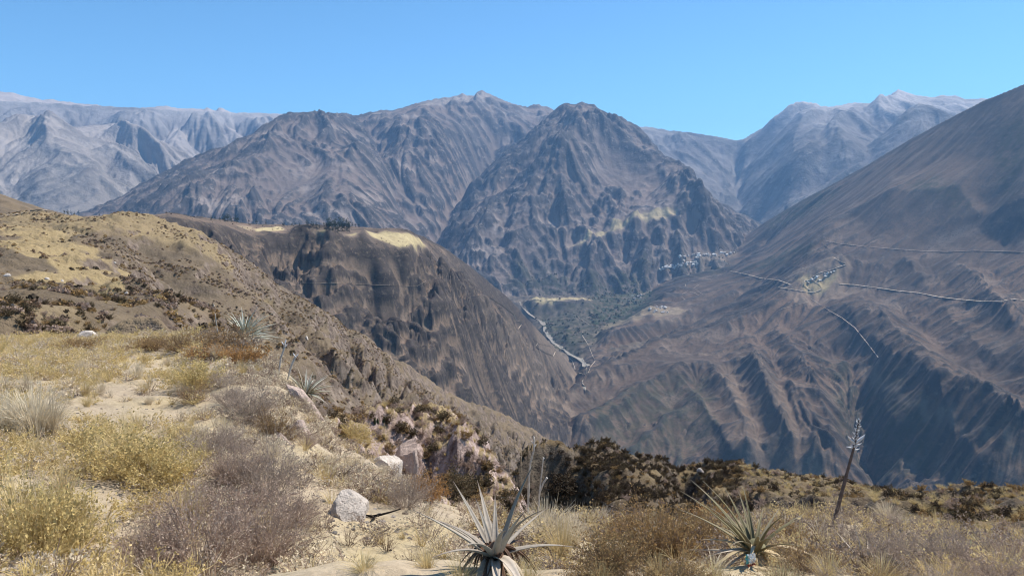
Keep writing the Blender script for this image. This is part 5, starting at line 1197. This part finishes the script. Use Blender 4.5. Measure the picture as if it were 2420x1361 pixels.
# shrubs of the ledge and the mound that stand out
put_shrub(1085, 1110, 130, 90, 'olive', 'olive green bush hanging over the dark hole of the ledge', R=13.5)
put_shrub(1040, 1090, 110, 80, 'dark', 'dark bush inside the hollow of the ledge', R=13.8)
put_shrub(1285, 1105, 110, 72, 'dark', 'black leafy bush on the left tip of the dark mound', R=26)
put_shrub(1335, 1110, 90, 50, 'dark', 'dark bush right of the leafy tip of the mound', R=27)
put_shrub(840, 1050, 110, 50, 'yellow', 'yellow grass bush at the left end of the ledge', R=14)
put_shrub(850, 1130, 100, 60, 'grey', 'grey bush under the pinkish rock face', R=12)

# ------------------------------------------------------------------ rosette plants, leaf by leaf
def leaf_mat(name, col, base, tip, edge=None):
    s = NT(name); tc = s.n.new('ShaderNodeTexCoord').outputs['UV']; u = s.sep(tc)
    oi = s.n.new('ShaderNodeObjectInfo').outputs['Random']; no = s.noise(s.n.new('ShaderNodeTexCoord').outputs['Object'], 22, 4, 0.6)
    c = s.mix(s.ramp(u[1], 0.0, 0.16), base, col); c = s.mix(s.ramp(u[1], 0.72, 1.0), c, tip)
    c = s.mix(s.ramp(no, 0.35, 0.7, 0.0, 0.45), c, tuple(x * 0.6 for x in col)); c = s.mix(s.ramp(oi, 0.4, 1, 0, 0.5), c, tip)
    s.put(s.b.inputs['Base Color'], c); s.b.inputs['Roughness'].default_value = 0.55
    tr = s.n.new('ShaderNodeBsdfTranslucent'); s.l.new(c, tr.inputs[0]); mx = s.n.new('ShaderNodeMixShader'); mx.inputs[0].default_value = 0.22
    s.l.new(s.b.outputs[0], mx.inputs[1]); s.l.new(tr.outputs[0], mx.inputs[2]); s.l.new(mx.outputs[0], s.out.inputs[0]); return s.m
LM = {'silver': leaf_mat('silver leaf', (0.44, 0.385, 0.32), (0.50, 0.27, 0.14), (0.22, 0.16, 0.13)), 'dead': leaf_mat('bleached dead leaf', (0.60, 0.52, 0.43), (0.42, 0.28, 0.18), (0.50, 0.39, 0.29)),
      'olive': leaf_mat('olive leaf', (0.235, 0.205, 0.115), (0.30, 0.28, 0.13), (0.34, 0.29, 0.22)), 'straw': leaf_mat('straw coloured dead leaf', (0.66, 0.52, 0.32), (0.60, 0.44, 0.26), (0.72, 0.60, 0.42)),
      'greywhite': leaf_mat('grey white leaf', (0.58, 0.60, 0.52), (0.30, 0.32, 0.20), (0.66, 0.62, 0.52)), 'brown': leaf_mat('withered brown leaf', (0.15, 0.09, 0.06), (0.22, 0.12, 0.07), (0.10, 0.065, 0.05))}
def leaf_mesh(L, w, bend=0.15, fold=0.3, wid=0.1, seg=8, tipcurl=0.0):
    """a channelled sword leaf along +Z from the origin, bending towards +X"""
    V, Fs, uv = [], [], []
    for i in range(seg + 1):
        t = i / seg; ang = bend * t * t * 1.6 + tipcurl * max(0, t - 0.7) * 4
        x = L * bend * t * t + L * tipcurl * max(0, t - 0.7) ** 2; z = L * (t - 0.3 * abs(bend) * t * t)
        ww = w * 0.5 * (min(1.0, 0.75 + 1.2 * t) if t < wid else max(0.02, (1 - ((t - wid) / (1 - wid)) ** 0.8) * 0.85 + 0.15 * (1 - t)))
        V += [(x - ww * fold, -ww, z), (x + ww * fold * 0.6 , -ww * 0.5, z), (x + ww * fold, 0, z), (x + ww * fold * 0.6, ww * 0.5, z), (x - ww * fold, ww, z)]
    th = w * 0.05
    n0 = len(V); V += [(x - th, y, z) for x, y, z in V]
    for i in range(seg):
        for j in range(4):
            a = i * 5 + j; Fs.append((a, a + 1, a + 6, a + 5)); b = n0 + a; Fs.append((b, b + 5, b + 6, b + 1))
    for i in range(seg):
        Fs.append((i * 5, i * 5 + 5, n0 + i * 5 + 5, n0 + i * 5)); Fs.append((i * 5 + 4, n0 + i * 5 + 4, n0 + i * 5 + 9, i * 5 + 9))
    me = mesh('leaf', V, Fs, None, True); ul = me.uv_layers.new(name='uv')
    zmax_ = max(v[2] for v in V); 
    for lp in me.loops: ul.data[lp.index].uv = (0.5, me.vertices[lp.vertex_index].co.z / zmax_)
    return me
def leaf_set(mat, w, n=4, bends=(0.05, 0.35), **k):
    out = []
    for i in range(n):
        m_ = leaf_mesh(1.0, w, rng.uniform(*bends), **k); m_.materials.append(LM[mat]); out.append(m_)
    return out
def rosette(loc, leaves, name, label, cat='rosette plant', heart=None):
    """leaves: list of (mesh, azimuth, tilt from vertical, length, width factor, roll)"""
    root = link(name, None, loc=loc)
    for me, az, tilt, L, wf, off in leaves:
        o = link('leaf', me, parent=root)
        o.rotation_euler = (0, tilt, az); o.scale = (L * wf, L * wf, L)
        o.location = (math.cos(az) * off, math.sin(az) * off, 0.0 if tilt < 1.6 else 0.02)
    if heart is not None:
        link('heart', heart, parent=root)
    tag(root, label, cat); return root
def heart_mesh(r, h, mat):
    V, Fs = [], []; n = 12
    for i, (rr_, zz) in enumerate([(1.0, -0.3), (1.1, 0.0), (0.85, 0.5), (0.4, 0.9), (0.05, 1.0)]):
        for j in range(n):
            a = j * 2 * math.pi / n; q = 1 + 0.12 * math.sin(j * 3 + i); V.append((math.cos(a) * r * rr_ * q, math.sin(a) * r * rr_ * q, zz * h))
    for i in range(4):
        for j in range(n): Fs.append((i * n + j, i * n + (j + 1) % n, (i + 1) * n + (j + 1) % n, (i + 1) * n + j))
    return mesh('heart', V, Fs, mat, True)
def aimed(px0, py0, R, tips, sets, wf=1.0):
    """leaves of a rosette whose base stands at a pixel; tips are (px, py, depth offset in m, set)"""
    b = W(px0, py0, R); out = []
    for (x, y, dz, st) in tips:
        t = W(x, y, R + dz); d = t - b; L = float(np.linalg.norm(d)); az = math.atan2(d[1], d[0]); tilt = math.acos(max(-1, min(1, d[2] / L)))
        me = sets[st][int(rng.integers(len(sets[st])))]
        out.append((me, az, tilt - 0.12 * math.sin(tilt), L * 1.02, (0.42 / L) * wf * rng.uniform(0.85, 1.15), 0.012))
    return b, out
sets = {'s': leaf_set('silver', 0.048, 5, (0.0, 0.22)), 'd': leaf_set('dead', 0.05, 4, (0.25, 0.6), wid=0.35), 'o': leaf_set('olive', 0.04, 5, (0.0, 0.25)), 't': leaf_set('straw', 0.05, 4, (0.3, 0.7)),
        'g': leaf_set('greywhite', 0.06, 5, (0.05, 0.3)), 'b': leaf_set('brown', 0.045, 3, (0.1, 0.4)), 'n': leaf_set('dead', 0.028, 3, (0.0, 0.25)), 'v': leaf_set('silver', 0.035, 3, (0.0, 0.2))}
# big silver rosette at the bottom
R3 = float(np.hypot(*hit(1172, 1352)[:2])) 
b, lv = aimed(1170, 1312, R3, [(1222, 1100, 0.02, 's'), (1238, 1152, -0.08, 's'), (1170, 1165, 0.1, 's'), (1133, 1178, 0.06, 's'), (1085, 1205, 0.02, 's'), (1078, 1140, 0.12, 's'), (1030, 1196, 0.08, 's'), (990, 1202, -0.02, 's'), (1228, 1195, -0.1, 's'),
    (1252, 1215, 0.1, 'b'), (1345, 1262, 0.02, 's'), (1050, 1262, -0.12, 's'), (1110, 1230, -0.14, 's'), (1190, 1190, -0.16, 's'), (1160, 1210, 0.16, 's'), (1205, 1230, 0.2, 's'), (1265, 1255, 0.12, 'b'), (1100, 1180, 0.18, 'b'), (1130, 1140, 0.22, 's'), (1290, 1200, 0.15, 'v')], sets)
_, l2 = aimed(1172, 1316, R3, [(1150, 1395, -0.22, 'd'), (1215, 1392, -0.2, 'b'), (1285, 1372, -0.1, 'd'), (1105, 1362, -0.12, 'd'), (1040, 1368, -0.05, 'b'), (1255, 1330, -0.24, 'd'), (1180, 1400, -0.28, 'd'), (1320, 1345, 0.05, 'b'), (1120, 1395, -0.2, 'b'), (1300, 1395, -0.2, 'd')], sets)
sk = [(sets['b'][int(rng.integers(3))], rng.uniform(0, 6.28), rng.uniform(1.7, 2.5), rng.uniform(0.07, 0.12), 2.6, 0.02) for _ in range(26)]  # skirt of dark leaves added in place of the black shadow under the base
rosette(b, lv + l2 + sk, 'rosette_plant', 'big silver leaved rosette at the bottom centre with dead leaves over its base', heart=heart_mesh(0.022, 0.03, LM['brown']))
# olive rosette right of it
R4 = float(np.hypot(*hit(1788, 1335)[:2]))
tips = [(1630, 1145, 0.05, 'o'), (1655, 1125, 0.1, 'o'), (1712, 1122, 0.0, 'o'), (1668, 1160, -0.1, 'o'), (1703, 1175, 0.0, 'o'), (1764, 1138, 0.1, 'o'), (1750, 1155, 0.15, 'o'), (1812, 1165, -0.02, 'o'), (1800, 1180, 0.1, 'o'), (1782, 1195, -0.12, 't'), (1835, 1190, 0.12, 'o'), (1625, 1190, 0.0, 'o'),
        (1680, 1250, -0.1, 'o'), (1700, 1230, 0.15, 'o'), (1860, 1205, 0.05, 'o'), (1890, 1200, 0.12, 'o'), (1870, 1250, -0.08, 'o'), (1730, 1200, -0.12, 'o'), (1825, 1230, -0.16, 'o'), (1756, 1215, 0.2, 'o'), (1725, 1145, 0.1, 'o'), (1850, 1180, 0.2, 'b'), (1740, 1235, -0.18, 'o'), (1795, 1225, -0.2, 'o')]
b, lv = aimed(1785, 1302, R4, tips, sets)
_, l2 = aimed(1786, 1306, R4, [(1962, 1226, 0.05, 't'), (1885, 1262, -0.05, 't'), (1905, 1275, -0.1, 't'), (1680, 1262, -0.08, 't'), (1640, 1318, -0.05, 'n'), (1748, 1318, -0.15, 't'), (1830, 1350, -0.15, 't'), (1850, 1335, -0.1, 't'), (1700, 1300, -0.1, 'n'), (1675, 1290, 0.0, 'n'), (1690, 1345, -0.1, 'n')], sets)
rosette(b, lv + l2, 'rosette_plant', 'olive green rosette with straw coloured dead leaves around its foot', heart=heart_mesh(0.028, 0.035, LM['olive']))
# half dead rosette further right
R5 = float(np.hypot(*hit(2050, 1345)[:2]))
b, lv = aimed(2050, 1335, R5, [(2020, 1240, 0.05, 'n'), (1970, 1270, 0.0, 'n'), (2052, 1262, 0.1, 'n'), (1965, 1250, 0.05, 'n'), (2110, 1290, 0.0, 'n'), (2150, 1345, -0.05, 't'), (1990, 1320, -0.05, 'n'), (2085, 1275, 0.05, 'v'), (1930, 1300, -0.05, 't'), (2180, 1320, 0.05, 'n'), (2075, 1250, 0.12, 'v')], sets)
rosette(b, lv, 'rosette_plant', 'half dead rosette of thin pale straight leaves left of the lower right corner')
def round_rosette(px, py, wpx, n, kinds, label, name='rosette_plant', up=0.2):
    p = hit(px, py); r = math.hypot(p[0], p[1]); Rm = wpx * 0.5 * r / F_PX
    lv = []
    for i in range(n):
        az = i * 2.399 + rng.uniform(-0.2, 0.2); tilt = up + 1.35 * (i / n) ** 0.8 + rng.normal() * 0.08; k = rng.choice(kinds)
        L = Rm * rng.uniform(0.8, 1.15); lv.append((sets[k][int(rng.integers(len(sets[k])))], az, tilt, L, rng.uniform(0.9, 1.3) * (1.7 if wpx > 60 else 1.0), 0.02))
    return rosette(p + np.array([0, 0, 0.05 * Rm]), lv, name, label, heart=heart_mesh(Rm * 0.12, Rm * 0.25, LM['olive']))
round_rosette(578, 806, 150, 120, ['g', 'g', 'g', 'o', 'n'], 'white green rosette plant on the rim above the rusty bush')
round_rosette(722, 935, 135, 90, ['g', 'o', 'n', 'o'], 'grey green rosette plant beside the white slab rock')
round_rosette(1620, 1130, 30, 18, ['o', 'g'], 'small rosette on the crest of the mound')

# ------------------------------------------------------------------ flower stalks
def tube(pts, radii, n=7):
    V, Fs = [], []; pts = np.asarray(pts, float)
    for i, p in enumerate(pts):
        d = pts[min(i + 1, len(pts) - 1)] - pts[max(i - 1, 0)]; d /= np.linalg.norm(d) + 1e-9
        a = np.cross(d, (0.3, 1, 0.2)); a /= np.linalg.norm(a); b = np.cross(d, a)
        for j in range(n): th = 2 * math.pi * j / n; V.append(p + (a * math.cos(th) + b * math.sin(th)) * radii[i])
    for i in range(len(pts) - 1):
        for j in range(n): Fs.append((i * n + j, i * n + (j + 1) % n, (i + 1) * n + (j + 1) % n, (i + 1) * n + j))
    Fs.append(tuple(range(n))[::-1]); Fs.append(tuple((len(pts) - 1) * n + j for j in range(n)))
    return V, Fs
M['stalk_dark'] = plain('dark dry stalk', (0.13, 0.10, 0.09), 0.3, 40, bump=0.002); M['stalk_pale'] = plain('pale dry stalk', (0.52, 0.47, 0.42), 0.3, 40, bump=0.002)
M['pod'] = plain('silvery seed pod', (0.60, 0.60, 0.62), 0.25, 60, rough=0.45)
def pod_mesh(L, w):
    V, Fs = [], []
    for i in range(6):
        t = i / 5; ww = w * math.sin(math.pi * min(0.97, 0.12 + t * 0.86)); c = L * t
        for j in range(6): a = j * math.pi / 3; V.append((c, math.cos(a) * ww, math.sin(a) * ww * 0.7 + 0.25 * L * t * t))
    for i in range(5):
        for j in range(6): Fs.append((i * 6 + j, i * 6 + (j + 1) % 6, (i + 1) * 6 + (j + 1) % 6, (i + 1) * 6 + j))
    return mesh('seed_pod', V, Fs, M['pod'], True)
pod = pod_mesh(1.0, 0.16)
def stalk(path, R, w0, w1, mat, label, pods=(), dR=0.0, head=0.3, foot_on_ground=True):
    pts = [W(x, y, R + dR * i / max(1, len(path) - 1)) for i, (x, y) in enumerate(path)]
    base = pts[0].copy()
    if foot_on_ground: base[2] = float(ground_z(base[0], base[1])); pts[0] = base - np.array([0, 0, 0.03])
    t = np.linspace(0, 1, len(pts)); tt = np.linspace(0, 1, 16)
    PP = np.stack([np.interp(tt, t, [p[k] for p in pts]) for k in range(3)], -1)
    rad = [w0 + (w1 - w0) * u for u in tt]
    for i in range(len(rad)): rad[i] *= 1 + 0.08 * math.sin(i * 2.3)
    root = link('flower_stalk', None, loc=base)
    V, Fs = tube(PP - base, rad); link('stem', mesh('stem', V, Fs, mat, True), parent=root)
    for (u, ang, el, L) in pods:
        p = np.array([np.interp(u, tt, PP[:, k]) for k in range(3)]) - base
        o = link('seed_pod', pod, parent=root, loc=p, rot=(0, -el, ang), scale=L)
    tag(root, label, 'flower stalk'); return root
Rs = float(np.hypot(*hit(1966, 1246)[:2]))
pl = []
for i in range(46):
    u = 0.70 + 0.29 * i / 45; pl.append((u, i * 2.4, rng.uniform(0.0, 0.9), rng.uniform(0.018, 0.034) * Rs / 5.5))
pl += [(0.765, 3.3, 0.5, 0.075 * Rs / 5.5), (0.77, -0.1, 0.5, 0.085 * Rs / 5.5), (0.735, -0.2, 0.2, 0.05 * Rs / 5.5), (0.69, 0.0, 0.0, 0.045 * Rs / 5.5), (0.72, 3.0, -0.2, 0.05 * Rs / 5.5)]
stalk([(1965, 1248), (1985, 1180), (2005, 1105), (2020, 1050), (2030, 992)], Rs, 0.0085 * Rs / 5.5 * 1.7, 0.006 * Rs / 5.5, M['stalk_dark'], 'tall dark leaning flower stalk topped with silvery seed pods on the right', pl)
stalk([(1247, 1225), (1249, 1150), (1252, 1100), (1262, 1062), (1262, 1032)], 5.4, 0.008, 0.005, M['stalk_pale'], 'tall whitish bare flower stalk in front of the dark gully', [(0.8, 0.5, 0.6, 0.03), (0.86, 3.2, 0.6, 0.03), (0.92, 1.5, 0.7, 0.03), (0.97, 4.5, 0.8, 0.03)])
stalk([(1271, 1222), (1275, 1160), (1280, 1120), (1284, 1080)], 5.5, 0.006, 0.004, M['stalk_pale'], 'thin grey flower stalk just right of the whitish one', [(0.95, 0.5, 0.6, 0.02)])
stalk([(1268, 1240), (1275, 1165), (1285, 1140), (1293, 1128)], 5.3, 0.005, 0.008, M['stalk_pale'], 'short bent stalk with a pale blunt tip beside the whitish one')
stalk([(656, 868), (664, 845), (672, 822), (673, 812)], 10.6, 0.012, 0.012, M['stalk_pale'], 'short pale stalk with a knobbed head above the slope, left one of two', [(0.7, 0.5, 0.6, 0.06), (0.85, 3.0, 0.7, 0.07), (0.98, 1.2, 0.9, 0.07)])
stalk([(678, 895), (688, 865), (696, 848), (699, 842)], 10.3, 0.012, 0.014, M['stalk_pale'], 'short pale stalk with a knobbed head above the slope, right one of two', [(0.9, 0.5, 0.6, 0.06), (0.97, 3.0, 0.7, 0.06)])
stalk([(520, 800), (512, 770), (508, 740)], 13.0, 0.009, 0.006, M['stalk_pale'], 'thin pale stalk left of the white green rosette plant')

# ------------------------------------------------------------------ rocks
def rock(px, py, wpx, hpx, seed, mat, label, deep=0.8, R=None, rot=0.0, tilt=0.0, sub=4, name='rock', peak=0.25):
    p = hit(px, py) if R is None else W(px, py, R)
    if p is None: return
    r = math.hypot(p[0], p[1]); w = wpx * r / F_PX / 2; h = hpx * r / F_PX / 2
    me = rock_mesh(name, M[mat], seed, (1, deep, 1), sub, 11, 0.05, peak)
    o = link(name, me, loc=p + np.array([0, w * deep * 0.3, -0.18 * h]), rot=(0, tilt, rot), scale=(w * 1.15, w * 1.15, h * 1.25)); tag(o, label, 'rock'); return o
rock(195, 806, 62, 46, 3, 'rock_pale', 'rounded pale rock on the rim of the slope at the left')
rock(822, 1222, 125, 105, 19, 'rock_pale', 'pale pointed boulder at the edge of the open sand', peak=0.5, deep=1.5, tilt=-0.25)
rock(722, 965, 60, 130, 8, 'rock_pink', 'long white slab rock leaning down the slope', tilt=-0.55)
rock(712, 1030, 70, 70, 12, 'rock_pink', 'pinkish rock at the foot of the long white slab')
rock(775, 1090, 100, 90, 14, 'rock_pale', 'rough white speckled rock between the slab and the ledge', R=9.2)
rock(915, 1110, 90, 80, 18, 'rock_pale', 'white rock with a flat top below the pinkish face', R=12.0)
rock(895, 1150, 95, 60, 20, 'rock_pink', 'yellowish crumbly rock above the grey twigs', R=10.5)
rock(960, 1075, 70, 110, 22, 'rock_pink', 'steep pinkish rock rib left of the dark hole', R=13.4, tilt=0.3)
rock(45, 1356, 190, 46, 25, 'rock_pale', 'flat pale rock in the lower left corner')
rock(660, 1045, 60, 40, 27, 'rock_pink', 'low pinkish rock left of the foot of the slab')
rock(1655, 1118, 22, 24, 29, 'rock_pale', 'small square pale rock on the crest of the mound', sub=2)
rock(1165, 1300, 40, 20, 31, 'rock_brown', 'brown stone hidden behind the silver rosette', sub=2)
for i, (x, y, w, h, lb) in enumerate([(110, 660, 12, 9, 'small white stone on the hillside, leftmost of the bright pair'), (145, 664, 9, 6, 'tiny white stone right of the bright stone on the hillside'), (16, 652, 18, 10, 'pale stone near the left edge of the hillside'),
    (297, 697, 14, 16, 'pale broken stone halfway down the hillside'), (503, 722, 9, 8, 'white stone above the rosette plant on the hillside'), (724, 800, 10, 12, 'white stone at the edge of the dark gully'), (270, 622, 9, 6, 'small pale stone in the shaded part of the hillside')]):
    rock(x, y, w, h, 40 + i, 'rock_pale', lb, sub=2)

# two cactus columns and a post on the ledge shelf
M['cactus'] = plain('dull green cactus', (0.07, 0.08, 0.045), 0.3, 20)
def cactus(px, py, hpx, label, lean=0.0):
    p = hit(px, py)
    if p is None: return
    r = math.hypot(p[0], p[1]); h = hpx * r / F_PX; V, Fs = [], []
    for i in range(9):
        t = i / 8; rad = h * 0.17 * (math.sin(math.pi * min(1, 0.25 + t * 0.74)) ** 0.5)
        for j in range(16): a = j * math.pi / 8; q = rad * (1 + 0.14 * math.cos(8 * a)); V.append((math.cos(a) * q + lean * h * t * t, math.sin(a) * q, h * t))
    for i in range(8):
        for j in range(16): Fs.append((i * 16 + j, i * 16 + (j + 1) % 16, (i + 1) * 16 + (j + 1) % 16, (i + 1) * 16 + j))
    Fs.append(tuple(8 * 16 + j for j in range(16)))
    tag(link('cactus', mesh('cactus', V, Fs, M['cactus'], True), loc=p - np.array([0, 0, 0.02])), label, 'cactus')
cactus(886, 1000, 17, 'stubby dark cactus column on the ledge shelf, left of the pair'); cactus(893, 999, 14, 'slightly shorter cactus column right beside the left one on the shelf'); cactus(906, 997, 15, 'leaning cactus column at the right of the little row on the shelf', 0.35)

# a scrap of litter at the foot of the olive rosette
M['scrap_white'] = plain('crumpled white plastic', (0.78, 0.80, 0.80), 0.08, 20, rough=0.35); M['scrap_teal'] = plain('teal printed plastic', (0.10, 0.42, 0.45), 0.1, 20, rough=0.35); M['scrap_red'] = plain('dull red plastic', (0.30, 0.06, 0.05), 0.1, 20, rough=0.4)
def scrap():
    p = W(1776, 1328, R4 - 0.25); p[2] = max(p[2], float(ground_z(p[0], p[1])) + 0.005)
    root = link('plastic_wrapper', None, loc=p, rot=(-0.5, 0, 0.4), scale=0.7)
    def sheet(name, x0, x1, z0, z1, mat, sd):
        V, Fs = [], []; n = 8
        for k in (0, 1):
            for i in range(n + 1):
                for j in range(n + 1):
                    u = x0 + (x1 - x0) * i / n; v = z0 + (z1 - z0) * j / n
                    V.append((u, 0.007 * math.sin(i * 1.9 + sd) * math.cos(j * 1.3 + sd) + 0.0006 * k - v * 0.25, v + 0.003 * math.sin(i * 2.1 + sd)))
        m_ = (n + 1) ** 2
        for i in range(n):
            for j in range(n):
                a = i * (n + 1) + j; Fs.append((a, a + n + 1, a + n + 2, a + 1)); Fs.append((m_ + a, m_ + a + 1, m_ + a + n + 2, m_ + a + n + 1))
        link(name, mesh(name, V, Fs, mat), parent=root)
    sheet('front', -0.014, 0.019, -0.002, 0.026, M['scrap_white'], 0.3); sheet('border', -0.019, -0.0145, -0.002, 0.026, M['scrap_teal'], 1.3); sheet('bottom', -0.016, 0.017, -0.012, -0.0026, M['scrap_red'], 2.1)
    tag(root, 'crumpled white wrapper with a teal edge and dull red bottom under the olive rosette', 'litter')
scrap()
# fallen twig on the sand
S = Strips()
for pts in ([(0, 0, 0.012), (0.05, 0.01, 0.02), (0.10, 0.02, 0.03), (0.15, 0.05, 0.035)], [(0, 0, 0.012), (-0.05, 0.0, 0.02), (-0.13, 0.02, 0.012)], [(0.01, 0, 0.012), (0.02, -0.03, 0.02), (0.0, -0.06, 0.01)]):
    for k in range(3): S.strip(np.array(pts), 0.016, 0.006, side=np.array([math.sin(k * 1.05), 0.3, math.cos(k * 1.05)]))
M['char'] = plain('charred wood', (0.03, 0.025, 0.022), 0.3, 40)
tag(link('broken_branch', S.mesh('broken_branch', M['char']), loc=hit(880, 1225)), 'short black broken branch lying on the sand right of the boulder', 'branch')
